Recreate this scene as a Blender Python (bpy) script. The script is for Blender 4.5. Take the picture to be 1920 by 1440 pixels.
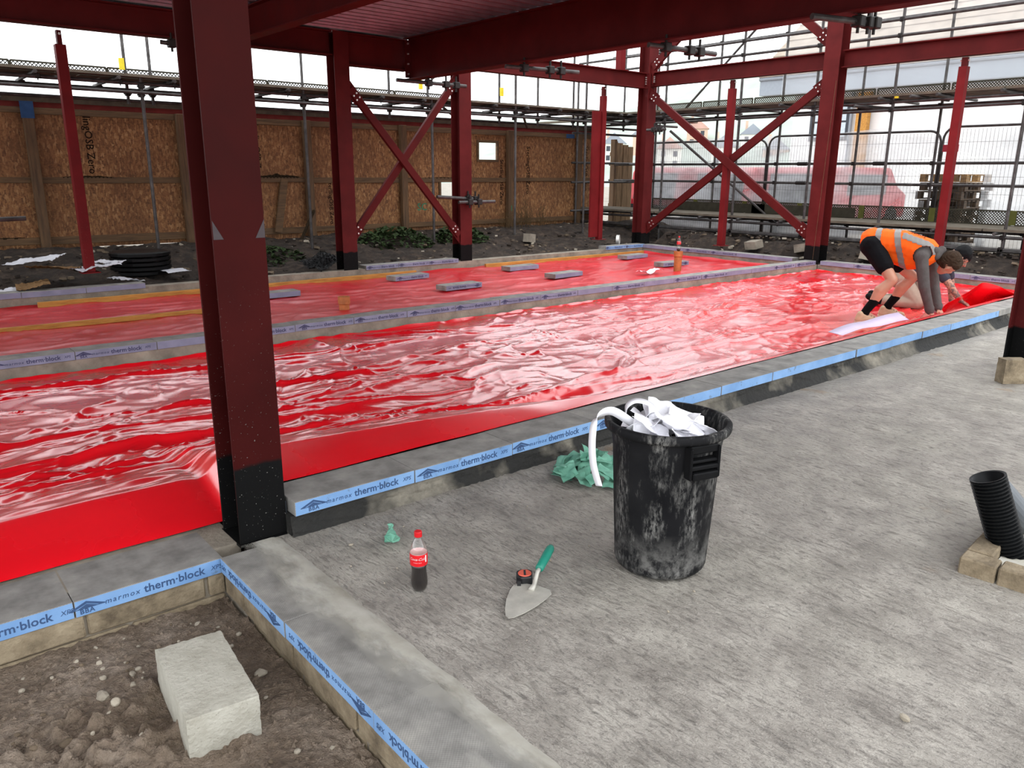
import bpy, bmesh, math, random
import numpy as np
from mathutils import Vector, Matrix
for o in list(bpy.data.objects): bpy.data.objects.remove(o, do_unlink=True)
scene = bpy.context.scene
C = scene.collection
random.seed(7); RNG = np.random.default_rng(7)
PI = math.pi
# ------------------------------------------------------------ camera, sky, exposure
def setup_view():
    cd = bpy.data.cameras.new('camera'); co = bpy.data.objects.new('camera', cd); C.objects.link(co)
    th, a, roll = math.radians(15.09), math.radians(49.99), math.radians(-.378)
    fh = Vector((math.cos(a), math.sin(a), 0)); up = Vector((0, 0, 1))
    F = fh*math.cos(th)-up*math.sin(th); R0 = fh.cross(up).normalized(); D0 = -(R0.cross(F))
    R = R0*math.cos(roll)+D0*math.sin(roll); D = D0*math.cos(roll)-R0*math.sin(roll)
    m = Matrix((R, -D, -F)).transposed().to_4x4(); m.translation = (0, 0, 1.5)
    co.matrix_world = m
    cd.sensor_width = 36; cd.lens = 1470/1920*36; cd.clip_end = 2000; cd.clip_start = .05
    scene.camera = co
    w = bpy.data.worlds.new('overcast'); scene.world = w; w.use_nodes = True
    bg = w.node_tree.nodes['Background']
    bg.inputs[0].default_value = (.93, .965, 1, 1); bg.inputs[1].default_value = SKY
    vs = scene.view_settings
    vs.view_transform = 'Standard'; vs.look = 'None'; vs.gamma = 1; vs.use_curve_mapping = False; vs.exposure = EXPO
SKY = 3.0; EXPO = 0.0
setup_view()
sd = bpy.data.lights.new('sun', 'SUN'); sd.energy = 0.15; sd.angle = math.radians(50); sd.color = (1, .97, .93)
so = bpy.data.objects.new('sun', sd); C.objects.link(so)
so.rotation_euler = Vector((-.62, .25, -.75)).to_track_quat('-Z', 'Y').to_euler()
so.location = (20, -6, 30)

# ------------------------------------------------------------ helpers
def lin(c): return tuple(((v/255)/12.92 if v/255 <= .04045 else ((v/255+.055)/1.055)**2.4) for v in c)+(1,)
class NT:
    def __init__(s, name):
        s.m = bpy.data.materials.new(name); s.m.use_nodes = True; s.t = s.m.node_tree; s.n = s.t.nodes
        s.b = s.n['Principled BSDF']; s.out = s.n['Material Output']
        s.geo = s.n.new('ShaderNodeNewGeometry'); s.tc = s.n.new('ShaderNodeTexCoord')
    def link(s, a, b): s.t.links.new(a, b)
    def noise(s, scale, detail=4, rough=.55, vec=None, stretch=None, dist=0):
        n = s.n.new('ShaderNodeTexNoise'); n.inputs['Scale'].default_value = scale
        n.inputs['Detail'].default_value = detail; n.inputs['Roughness'].default_value = rough; n.inputs['Distortion'].default_value = dist
        v = vec or s.geo.outputs['Position']
        if stretch:
            mp = s.n.new('ShaderNodeMapping'); mp.inputs['Scale'].default_value = stretch; s.link(v, mp.inputs['Vector']); v = mp.outputs[0]
        s.link(v, n.inputs['Vector']); return n.outputs[0]
    def vor(s, scale, vec=None, stretch=None, feature='F1'):
        n = s.n.new('ShaderNodeTexVoronoi'); n.inputs['Scale'].default_value = scale; n.feature = feature
        v = vec or s.geo.outputs['Position']
        if stretch:
            mp = s.n.new('ShaderNodeMapping'); mp.inputs['Scale'].default_value = stretch; s.link(v, mp.inputs['Vector']); v = mp.outputs[0]
        s.link(v, n.inputs['Vector']); return n
    def ramp(s, fac, stops):
        r = s.n.new('ShaderNodeValToRGB'); s.link(fac, r.inputs[0]); el = r.color_ramp.elements
        while len(el) < len(stops): el.new(.5)
        for e, (p, c) in zip(el, stops): e.position = p; e.color = c if len(c) == 4 else tuple(c)+(1,)
        return r.outputs[0]
    def mix(s, fac, a, b, mode='MIX'):
        n = s.n.new('ShaderNodeMix'); n.data_type = 'RGBA'; n.blend_type = mode
        for i, v in ((0, fac), (6, a), (7, b)):
            if hasattr(v, 'is_linked') or hasattr(v, 'links'): s.link(v, n.inputs[i])
            else: n.inputs[i].default_value = v
        return n.outputs[2]
    def math(s, op, a, b=0.):
        n = s.n.new('ShaderNodeMath'); n.operation = op
        for i, v in ((0, a), (1, b)):
            if hasattr(v, 'links'): s.link(v, n.inputs[i])
            else: n.inputs[i].default_value = v
        return n.outputs[0]
    def xyz(s, v=None):
        n = s.n.new('ShaderNodeSeparateXYZ'); s.link(v or s.geo.outputs['Position'], n.inputs[0]); return n.outputs
    def col(s, v):
        if hasattr(v, 'links'): s.link(v, s.b.inputs['Base Color'])
        else: s.b.inputs['Base Color'].default_value = v
        return s
    def rough(s, v):
        if hasattr(v, 'links'): s.link(v, s.b.inputs['Roughness'])
        else: s.b.inputs['Roughness'].default_value = v
        return s
    def set(s, **k):
        for a, v in k.items(): s.b.inputs[a.replace('_', ' ')].default_value = v
        return s
    def bump(s, h, strength=.3, dist=.01):
        n = s.n.new('ShaderNodeBump'); n.inputs['Strength'].default_value = strength; n.inputs['Distance'].default_value = dist
        s.link(h, n.inputs['Height'])
        s.link(n.outputs[0], s.b.inputs['Normal']); return s
MATS = {}
def plain(name, rgb, rough=.6, var=.12, scale=12, metal=0, bump=0, **k):
    t = NT(name); c = lin(rgb)
    if rough >= .69: t.set(Specular_IOR_Level=.15)
    d = tuple(v*(1-var) for v in c[:3])+(1,); e = tuple(min(1, v*(1+var)) for v in c[:3])+(1,)
    n = t.noise(scale, 4)
    t.col(t.ramp(n, [(.3, d), (.7, e)])).rough(rough).set(Metallic=metal)
    if bump: t.bump(t.noise(scale*4, 5), bump, .01)
    if k: t.set(**k)
    MATS[name] = t.m; return t.m

def tag(o, label=None, cat=None, group=None, kind=None):
    if label: o['label'] = label
    if cat: o['category'] = cat
    if group: o['group'] = group
    if kind: o['kind'] = kind
    return o
def thing(name, label, cat, loc=(0, 0, 0), rz=0, group=None):
    o = bpy.data.objects.new(name, None); C.objects.link(o); o.location = loc; o.rotation_euler = (0, 0, rz)
    o.empty_display_size = .1
    return tag(o, label, cat, group)
def copy_tree(o, parent=None):
    c = o.copy(); C.objects.link(c); c.parent = parent
    for ch in list(o.children): copy_tree(ch, c)
    return c
class MB:
    def __init__(s): s.v = []; s.f = []; s.mi = []
    def add(s, vs, fs, mi=0):
        b = len(s.v); s.v += [tuple(p) for p in vs]; s.f += [tuple(i+b for i in f) for f in fs]; s.mi += [mi]*len(fs); return s
    def box(s, lo, hi, mi=0, M=None, top=None):
        x0, y0, z0 = lo; x1, y1, z1 = hi
        vs = [(x0, y0, z0), (x1, y0, z0), (x1, y1, z0), (x0, y1, z0), (x0, y0, z1), (x1, y0, z1), (x1, y1, z1), (x0, y1, z1)]
        if M: vs = [M @ Vector(p) for p in vs]
        b = len(s.v)
        s.add(vs, [(0, 3, 2, 1), (4, 5, 6, 7), (0, 1, 5, 4), (1, 2, 6, 5), (2, 3, 7, 6), (3, 0, 4, 7)], mi)
        if top is not None: s.mi[-5] = top; s.mi[-6] = top
        return s
    def bar(s, p0, p1, w, h, up=(0, 0, 1), mi=0):
        p0 = Vector(p0); p1 = Vector(p1); d = (p1-p0).normalized(); u = Vector(up); r = d.cross(u)
        if r.length < 1e-4: r = d.cross(Vector((1, 0, 0)))
        r.normalize(); u = r.cross(d)
        vs = [p+r*(a*w/2)+u*(b*h/2) for p in (p0, p1) for a, b in ((-1, -1), (1, -1), (1, 1), (-1, 1))]
        return s.add(vs, [(0, 1, 2, 3), (7, 6, 5, 4), (0, 4, 5, 1), (1, 5, 6, 2), (2, 6, 7, 3), (3, 7, 4, 0)], mi)
    def path(s, pts, rs, n=8, cap=True, mi=0):
        pts = [Vector(p) for p in pts]
        if not hasattr(rs, '__len__'): rs = [rs]*len(pts)
        vs = []; ref = None
        for i, p in enumerate(pts):
            d = (pts[min(i+1, len(pts)-1)]-pts[max(i-1, 0)])
            d = d.normalized() if d.length > 1e-9 else Vector((0, 0, 1))
            if ref is None:
                ref = Vector((0, 0, 1)) if abs(d.z) < .9 else Vector((1, 0, 0))
            r = d.cross(ref).normalized(); u = r.cross(d).normalized(); ref = u
            for k in range(n):
                a = 2*PI*k/n; vs.append(p+(r*math.cos(a)+u*math.sin(a))*rs[i])
        fs = [(i*n+k, i*n+(k+1) % n, (i+1)*n+(k+1) % n, (i+1)*n+k) for i in range(len(pts)-1) for k in range(n)]
        if cap: fs += [tuple(range(n))[::-1], tuple((len(pts)-1)*n+k for k in range(n))]
        return s.add(vs, fs, mi)
    def tube(s, p0, p1, r, n=8, mi=0): return s.path([p0, p1], r, n, True, mi)
    def lathe(s, prof, n=24, c=(0, 0, 0), mi=0, sy=1):
        vs = [(c[0]+r*math.cos(2*PI*k/n), c[1]+r*math.sin(2*PI*k/n)*sy, c[2]+z) for r, z in prof for k in range(n)]
        fs = [(i*n+k, i*n+(k+1) % n, (i+1)*n+(k+1) % n, (i+1)*n+k) for i in range(len(prof)-1) for k in range(n)]
        return s.add(vs, fs, mi)
    def prism(s, poly, lo, hi, axis=2, mi=0):
        n = len(poly)
        def P(p, h):
            q = list(p); q.insert(axis, h); return q
        vs = [P(p, lo) for p in poly]+[P(p, hi) for p in poly]
        return s.add(vs, [tuple(range(n))[::-1], tuple(range(n, 2*n))]+[(i, (i+1) % n, n+(i+1) % n, n+i) for i in range(n)], mi)
    def grid(s, P, mi=0):
        nu, nv = P.shape[:2]; b = len(s.v)
        s.v += [tuple(p) for p in P.reshape(-1, 3).tolist()]
        fs = [(b+i*nv+j, b+(i+1)*nv+j, b+(i+1)*nv+j+1, b+i*nv+j+1) for i in range(nu-1) for j in range(nv-1)]
        s.f += fs; s.mi += [mi]*len(fs); return s
    def build(s, name, mats, parent=None, smooth=False, local=True, bevel=0, fix=True):
        """verts are world coordinates; made local to the parent's location when it has one"""
        me = bpy.data.meshes.new(name)
        off = Vector((0, 0, 0))
        p = parent
        while p is not None and not local: off += p.location; p = p.parent
        me.from_pydata([(v[0]-off.x, v[1]-off.y, v[2]-off.z) for v in s.v], [], s.f)
        if not isinstance(mats, (list, tuple)): mats = [mats]
        for m in mats: me.materials.append(MATS[m] if isinstance(m, str) else m)
        if len(mats) > 1: me.polygons.foreach_set('material_index', s.mi)
        if fix or bevel:
            bm = bmesh.new(); bm.from_mesh(me)
            if fix: bmesh.ops.recalc_face_normals(bm, faces=bm.faces)
            if bevel: bmesh.ops.bevel(bm, geom=list(bm.edges), offset=bevel, segments=1, affect='EDGES', profile=.5)
            bm.to_mesh(me); bm.free()
        if smooth: me.polygons.foreach_set('use_smooth', [True]*len(me.polygons))
        me.update()
        o = bpy.data.objects.new(name, me); C.objects.link(o); o.parent = parent
        return o
def W(mb, name, mat, parent, **k): return mb.build(name, mat, parent, local=False, **k)
_GT = {}
def noise2(x, y, seed=0):
    """smooth 2D gradient noise, about -1..1"""
    N = 256
    if seed not in _GT: ang = np.random.default_rng(seed).uniform(0, 2*PI, (N, N)); _GT[seed] = (np.cos(ang), np.sin(ang))
    gx, gy = _GT[seed]
    xi = np.floor(x).astype(int); yi = np.floor(y).astype(int); fx = x-xi; fy = y-yi
    u = fx*fx*fx*(fx*(fx*6-15)+10); v = fy*fy*fy*(fy*(fy*6-15)+10)
    def g(i, j): a, b = (xi+i) % N, (yi+j) % N; return gx[a, b]*(fx-i)+gy[a, b]*(fy-j)
    return 1.5*((g(0, 0)*(1-u)+g(1, 0)*u)*(1-v)+(g(0, 1)*(1-u)+g(1, 1)*u)*v)
def fbm(x, y, seed=0, o=4):
    s = 0; a = 1
    for i in range(o): s = s+a*noise2(x*2**i, y*2**i, seed+i); a *= .5
    return s
def ss(a, b, x): t = np.clip((x-a)/(b-a), 0, 1); return t*t*(3-2*t)
TXT = {}
def text_mesh(s, size, shear=0., bold=0., space=1., ext=.0006, align='CENTER'):
    key = (s, size, shear, bold, space, align)
    if key in TXT: return TXT[key]
    cu = bpy.data.curves.new('t', 'FONT'); cu.body = s; cu.size = size; cu.shear = shear; cu.offset = bold*size
    cu.space_character = space; cu.extrude = ext; cu.align_x = align; cu.align_y = 'CENTER'; cu.resolution_u = 2
    o = bpy.data.objects.new('t', cu); C.objects.link(o)
    dg = bpy.context.evaluated_depsgraph_get(); me = bpy.data.meshes.new_from_object(o.evaluated_get(dg))
    bpy.data.objects.remove(o); bpy.data.curves.remove(cu); TXT[key] = me; return me
def mesh_mb(me, M):
    mb = MB(); mb.add([M @ v.co for v in me.vertices], [tuple(p.vertices) for p in me.polygons]); return mb
def put_mesh(name, me, mat, parent, M):
    if not me.materials: me.materials.append(MATS[mat])
    o = bpy.data.objects.new(name, me); C.objects.link(o); o.parent = parent; o.matrix_local = M; return o
def basis(x, y, z, loc): return Matrix(((x[0], y[0], z[0], loc[0]), (x[1], y[1], z[1], loc[1]), (x[2], y[2], z[2], loc[2]), (0, 0, 0, 1)))

# ------------------------------------------------------------ materials
def steel(name, zblack=None, base=(82, 25, 25)):
    t = NT(name); n = t.noise(3, 5); c = lin(base)
    a = tuple(v*.8 for v in c[:3])+(1,); b = tuple(v*1.2 for v in c[:3])+(1,)
    col = t.ramp(n, [(.3, a), (.7, b)])
    sp = t.noise(130, 2); z = t.xyz()[2]
    spk = t.math('MULTIPLY', t.ramp(sp, [(.70, (0, 0, 0, 1)), (.74, (1, 1, 1, 1))]), t.ramp(t.math('DIVIDE', z, 1.6), [(.1, (.55,)*3+(1,)), (.75, (.0,)*3+(1,))]))
    if zblack is not None:
        e = t.math('SUBTRACT', t.math('ADD', z, t.math('MULTIPLY', t.noise(9, 3), .05)), zblack+.025)
        f = t.ramp(t.math('ADD', t.math('MULTIPLY', e, 60), .5), [(0, (1, 1, 1, 1)), (1, (0, 0, 0, 1))])
        col = t.mix(f, col, (.006, .006, .006, 1))
    col = t.mix(spk, col, (.42, .4, .37, 1))
    t.col(col).rough(t.math('ADD', t.math('MULTIPLY', n, .25), .42)).bump(t.noise(60, 3), .06, .004); t.set(Specular_IOR_Level=.07)
    MATS[name] = t.m
steel('steel_red')
for nm, zb in (('steel_F_shaded', .335), ('steel_B', .36), ('steel_E', .36), ('steel_G', .377), ('steel_R', .33)): steel(nm, zb, (60, 15, 14) if nm == 'steel_F_shaded' else (86, 29, 29))  # nearest column: same paint, base darkened to stand for shade under the deck
steel('steel_post', None, (104, 28, 30))
t = NT('galv_deck'); n = t.noise(5, 4)
t.col(t.ramp(n, [(.3, (.20, .17, .20, 1)), (.7, (.29, .25, .29, 1))])).rough(.42).set(Metallic=.55); MATS['galv_deck'] = t.m
t = NT('galv_tube'); n = t.noise(9, 5, stretch=(1, 1, 1))
t.col(t.ramp(n, [(.25, (.035, .030, .028, 1)), (.55, (.075, .068, .066, 1)), (.8, (.14, .13, .125, 1))])).rough(.5).set(Metallic=.5); MATS['galv_tube'] = t.m
plain('coupler', (38, 33, 31), .6, .3, 30, .4)
plain('scaffold_board', (104, 96, 84), .85, .25, 6, 0, .2)
plain('brick_guard', (58, 54, 44), .7, .2, 10)
plain('yellow_plastic', (225, 200, 30), .5)
plain('zinc_bolt', (210, 205, 200), .35, .1, 20, .6)
# concrete slab: tamped ridges run along Y
t = NT('slab')
big = t.noise(.9, 4); mid = t.noise(5, 5); grit = t.noise(160, 3, .7)
fine = t.noise(46, 4, .6, None, (1, .20, 1), .5); fine2 = t.noise(95, 4, .6, None, (1, .35, 1), .4)
c1 = t.ramp(mid, [(.25, lin((138, 131, 123))), (.5, lin((166, 159, 150))), (.75, lin((192, 185, 175)))])
c2 = t.mix(t.ramp(big, [(.45, (0, 0, 0, 1)), (.62, (.18, .18, .18, 1))]), c1, lin((166, 163, 146)))
rust = t.ramp(t.noise(2.3, 3, .5, None, None, .6), [(.70, (0, 0, 0, 1)), (.76, (.35, .35, .35, 1))])
c3 = t.mix(rust, c2, lin((160, 122, 70)))
c4 = t.mix(t.ramp(fine, [(.34, (.5, .5, .5, 1)), (.46, (0, 0, 0, 1))]), c3, lin((98, 91, 84)))  # ridge hollows darkened in the colour to deepen their shade, here and below
c4 = t.mix(t.ramp(fine2, [(.36, (.55, .55, .55, 1)), (.47, (0, 0, 0, 1))]), c4, lin((108, 103, 98)))
c5 = t.mix(t.ramp(grit, [(.66, (0, 0, 0, 1)), (.72, (.45, .45, .45, 1))]), c4, lin((216, 212, 206)))
t.col(c5).rough(t.ramp(mid, [(.3, (.45,)*3+(1,)), (.7, (.75,)*3+(1,))])).set(Specular_IOR_Level=.35)
h = t.math('ADD', t.math('ADD', fine, t.math('MULTIPLY', fine2, .6)), t.math('MULTIPLY', grit, .25)); t.bump(h, 1., .02); MATS['slab'] = t.m
# thin mortar smear: covers more densely away from the kerb edge, broken up by noise
t = NT('mortar_smear'); n = t.noise(5, 6, .65, None, (1, .45, 1)); x = t.xyz()[0]; e = t.math('MULTIPLY', t.math('SUBTRACT', x, 1.0), 5.5)
cov = t.ramp(t.math('ADD', e, t.math('MULTIPLY', t.math('SUBTRACT', n, .5), 2.6)), [(.2, (0, 0, 0, 1)), (.95, (.8, .8, .8, 1))])
t.col(t.ramp(t.noise(7, 5), [(.3, lin((166, 160, 146))), (.7, lin((206, 202, 192)))])).rough(.9).bump(t.noise(60, 5), .3, .004)
tr = t.n.new('ShaderNodeBsdfTransparent'); mx = t.n.new('ShaderNodeMixShader'); t.link(cov, mx.inputs[0]); t.link(tr.outputs[0], mx.inputs[1]); t.link(t.b.outputs[0], mx.inputs[2]); t.link(mx.outputs[0], t.out.inputs[0]); MATS['mortar_smear'] = t.m
# screed smear / mortar
t = NT('mortar'); n = t.noise(7, 6, .65, None, (1, .4, 1))
t.col(t.ramp(n, [(.3, lin((138, 132, 116))), (.5, lin((182, 177, 163))), (.7, lin((216, 214, 208)))])).rough(.85).bump(t.noise(50, 5), .3, .006); MATS['mortar'] = t.m
t = NT('kerb_concrete'); n = t.noise(6, 6, .65); n2 = t.noise(2.2, 4)
c = t.ramp(n, [(.3, lin((70, 66, 58))), (.5, lin((112, 106, 95))), (.72, lin((150, 143, 128)))])
c = t.mix(t.ramp(n2, [(.40, (0, 0, 0, 1)), (.50, (.95, .95, .95, 1))]), c, lin((18, 18, 17)))
t.col(c).rough(.8).bump(t.noise(28, 6), .8, .02); MATS['kerb_concrete'] = t.m
t = NT('wall_concrete'); n = t.noise(5, 6, .6)
t.col(t.ramp(n, [(.3, lin((112, 103, 92))), (.7, lin((160, 150, 134)))])).rough(.9).bump(t.noise(30, 6), .5, .015); MATS['wall_concrete'] = t.m
t = NT('brick_tan'); n = t.noise(9, 6, .65); ob = t.tc.outputs['Object']
t.col(t.ramp(n, [(.28, lin((88, 76, 60))), (.5, lin((136, 121, 98))), (.72, lin((164, 149, 124)))])).rough(.92).bump(t.noise(45, 6), .7, .012); MATS['brick_tan'] = t.m
t = NT('xps_blue'); n = t.noise(6, 5); d = t.noise(22, 4)
c = t.ramp(n, [(.3, lin((108, 148, 196))), (.7, lin((134, 172, 216)))])
c = t.mix(t.ramp(d, [(.63, (0, 0, 0, 1)), (.72, (.6, .6, .6, 1))]), c, lin((92, 100, 106)))
t.col(c).rough(.6).bump(t.noise(200, 2), .1, .002); MATS['xps_blue'] = t.m
t = NT('xps_lilac'); n = t.noise(6, 5)
t.col(t.ramp(n, [(.3, lin((114, 116, 138))), (.7, lin((138, 140, 164)))])).rough(.6); MATS['xps_lilac'] = t.m
t = NT('block_top'); n = t.noise(8, 6, .6); ck = t.n.new('ShaderNodeTexChecker'); ck.inputs['Scale'].default_value = 190
t.link(t.geo.outputs['Position'], ck.inputs[0])
c = t.ramp(n, [(.3, lin((112, 109, 105))), (.52, lin((142, 139, 134))), (.75, lin((170, 166, 158)))])
c = t.mix(t.math('MULTIPLY', ck.outputs[1], .28), c, lin((92, 90, 87)))
t.col(c).rough(.75).bump(ck.outputs[1], .35, .002); MATS['block_top'] = t.m
plain('print_ink', (62, 84, 120), .7, .1)
plain('print_ink_grey', (62, 62, 92), .7, .1)
# red membrane
def membrane(name, c0, c1, r0, r1, bstr, coat, spec):
    t = NT(name); n = t.noise(1.6, 4); f = t.noise(7, 3, .5, None, (.7, 1, 1))
    t.col(t.ramp(n, [(.3, c0), (.7, c1)])).rough(t.ramp(n, [(.3, (r0,)*3+(1,)), (.7, (r1,)*3+(1,))]))
    t.set(Specular_IOR_Level=spec, Coat_Weight=coat, Coat_Roughness=r0, Coat_IOR=1.75)
    t.bump(f, bstr, .02); MATS[name] = t.m
membrane('membrane_near', (.78, .003, .010, 1), (.90, .005, .014, 1), .19, .33, .05, 1.0, .6)
membrane('membrane_far', (.50, .008, .014, 1), (.60, .014, .022, 1), .30, .45, .25, .15, .5)
# soil
def soilmat(name, a, b, c, sc=6):
    t = NT(name); n = t.noise(sc, 8, .7); n2 = t.noise(sc*9, 6, .7)
    col = t.ramp(n, [(.3, lin(a)), (.5, lin(b)), (.72, lin(c))])
    col = t.mix(t.ramp(n2, [(.3, (.5,)*3+(1,)), (.55, (0, 0, 0, 1))]), col, tuple(v*.4 for v in lin(a)[:3])+(1,))
    t.col(col).rough(.95).bump(t.math('ADD', n2, t.noise(sc*30, 4)), .9, .02); MATS[name] = t.m
soilmat('soil_pit', (106, 88, 72), (144, 126, 108), (180, 163, 146), 4)
soilmat('soil_bank', (30, 23, 18), (54, 42, 33), (98, 82, 68), 5)
soilmat('ground_out', (120, 112, 100), (150, 142, 130), (176, 170, 160), 2)
plain('pebble', (168, 158, 142), .85, .22, 9, 0, .4)
plain('pebble_dark', (112, 98, 82), .85, .22, 9, 0, .4)
t = NT('concrete_block'); n = t.noise(12, 6, .6); v = t.vor(70)
c = t.ramp(n, [(.3, lin((164, 159, 145))), (.7, lin((190, 186, 173)))])
c = t.mix(t.ramp(v.outputs[0], [(.0, (.6,)*3+(1,)), (.22, (0, 0, 0, 1))]), c, lin((118, 110, 98)))
t.col(c).rough(.92).bump(t.noise(60, 6), .6, .01); MATS['concrete_block'] = t.m
# OSB fence
t = NT('osb'); P = t.geo.outputs['Position']
v = t.vor(46, None, (1, 1, .38)); v2 = t.vor(80, None, (.5, 1, 1)); n = t.noise(1.1, 4)
c = t.ramp(t.xyz(v.outputs['Color'])[0], [(.0, lin((84, 50, 26))), (.4, lin((134, 88, 50))), (.8, lin((164, 116, 72))), (1, lin((198, 152, 104)))])
c2 = t.ramp(t.xyz(v2.outputs['Color'])[1], [(.0, lin((90, 54, 30))), (1, lin((166, 118, 74)))])
c = t.mix(.4, c, c2)
c = t.mix(t.ramp(n, [(.35, (.55,)*3+(1,)), (.6, (0, 0, 0, 1))]), c, lin((92, 56, 30)))
t.col(c).rough(.8).bump(v.outputs[0], .25, .006); MATS['osb'] = t.m
def wood(name, a, b, stretch=(3, 3, .3)):
    t = NT(name); n = t.noise(9, 6, .65, None, stretch)
    t.col(t.ramp(n, [(.3, lin(a)), (.7, lin(b))])).rough(.8).bump(n, .2, .005); MATS[name] = t.m
wood('timber_fence', (72, 52, 35), (112, 84, 56)); wood('timber_rail', (70, 50, 33), (114, 86, 56), (.3, 3, 3))
wood('timber_yellow', (150, 98, 36), (206, 152, 72), (.4, 4, 4)); wood('timber_grey', (92, 72, 50), (146, 118, 86))
wood('pallet_wood', (96, 74, 52), (176, 140, 92), (.5, .5, 3))
plain('dark_stain', (46, 36, 24), .95, .3, 14, 0, .5)
plain('osb_ink', (26, 17, 12), .9, .1)
plain('green_spray', (70, 120, 92), .9)
plain('blue_spray', (52, 78, 116), .9)
plain('weathered_cap', (72, 62, 52), .95, .35, 8, 0, .5)
plain('red_rail', (104, 40, 36), .8, .2, 6)
# ------------------------------------------------------------ ground, slab, soil
FLOOR = -.04
def slab():
    xs = np.concatenate([np.arange(1.15, 5.2, .0135), np.arange(5.2, 12.5, .05)]); ys = np.arange(-1.2, 2.99, .0145)
    X, Y = np.meshgrid(xs, ys, indexing='ij')
    Xw = X+.02*fbm(X*3, Y*3, 5, 2)
    rid = 1-np.abs(noise2(Xw*22, Y*3.2, 11)); rid2 = 1-np.abs(noise2(Xw*34+9, Y*9, 12))
    amp = .35+.65*ss(-.2, .5, fbm(X*.8, Y*.8, 21, 2))
    Z = (.006*(rid**3-.4)+.0045*(rid2**2-.5))*amp+.0012*fbm(X*40, Y*40, 31, 2)+.004*fbm(X*.9, Y*.9, 41, 2)
    fade = ss(1.15, 1.34, X); Z = Z*fade-.006+.004*(1-fade)
    Z -= .02*ss(2.7, 2.95, Y)*ss(2, 6, X)
    mb = MB().grid(np.stack([X, Y, Z], -1))
    x0, x1, y0, y1 = xs[0], xs[-1], ys[0], ys[-1]
    mb.add([(x0, y0, -.007), (x1, y0, -.007), (x1, y0, -.3), (x0, y0, -.3), (x0, y1, -.007), (x0, y1, -.3), (x1, y1, -.007), (x1, y1, -.3)], [(0, 1, 2, 3), (0, 3, 5, 4), (1, 6, 7, 2)])
    o = mb.build('floor', 'slab', smooth=True, fix=False); tag(o, 'ridged grey concrete floor slab', kind='structure')
slab()
def soil_pit():
    xs = np.arange(-.6, .96, .008); ys = np.arange(1.2, 2.98, .008); X, Y = np.meshgrid(xs, ys, indexing='ij')
    n = fbm(X*1.6, Y*1.6, 51, 3); r = np.maximum(0, fbm(X*6, Y*6, 61, 4)); l = np.maximum(0, noise2(X*14, Y*14, 71)-.1); ll = np.maximum(0, noise2(X*30, Y*30, 72)-.05)
    lump = ss(.1, .75, n+.35*ss(.75, .1, X)-.2*ss(1.9, 2.6, Y))
    Z = -.175+.02*n+lump*(.055*r+.045*l+.03*ll)+.012*ll+.006*l+.005*fbm(X*38, Y*38, 81, 3)
    # two heaps of loose soil near the front
    for cx, cy, rr, hh in ((.60, 1.76, .19, .095), (.34, 1.70, .20, .05), (.05, 1.9, .3, .035), (-.05, 2.25, .25, .03)):
        d = np.hypot(X-cx, Y-cy)/rr; Z = Z+hh*np.exp(-d*d*2)*(1+.4*noise2(X*12, Y*12, 91)+.2*noise2(X*27, Y*27, 92))
    Z -= .012*np.exp(-(((X-.63)/.2)**2+((Y-2.25)/.3)**2)**2)
    o = MB().grid(np.stack([X, Y, Z], -1)).build('soil_bed', 'soil_pit', smooth=True, fix=False); tag(o, 'bare brown soil bed in front of the kerb corner', kind='structure')
soil_pit()
def crumbs():
    o = bpy.data.objects['soil_bed']; vs = o.data.vertices; n = len(vs); r = random.Random(3); mb = MB()
    for k in range(5200):
        p = vs[r.randrange(n)].co; s = r.choice((.003, .004, .005, .007, .010, .004)); w = float(noise2(np.array([p.x*3.1]), np.array([p.y*3.1]), 95)[0])
        if w < r.uniform(-.5, .5): continue
        M = Matrix.Translation((p.x, p.y, p.z+s*.3)) @ Matrix.Rotation(r.uniform(0, 6), 4, 'Z') @ Matrix.Rotation(r.uniform(0, 3), 4, 'X')
        q = [Vector((a*r.uniform(.7, 1.2), b*r.uniform(.7, 1.2), c*r.uniform(.6, 1)))*s for a, b, c in ((1, 0, 0), (-1, 0, 0), (0, 1, 0), (0, -1, 0), (0, 0, 1), (0, 0, -1))]
        mb.add([M @ v for v in q], [(0, 2, 4), (2, 1, 4), (1, 3, 4), (3, 0, 4), (2, 0, 5), (1, 2, 5), (3, 1, 5), (0, 3, 5)])
    tag(mb.build('soil_crumbs', 'soil_pit', fix=False), 'loose crumbs of brown soil in the foreground bed', 'soil', kind='stuff')
crumbs()
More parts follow.
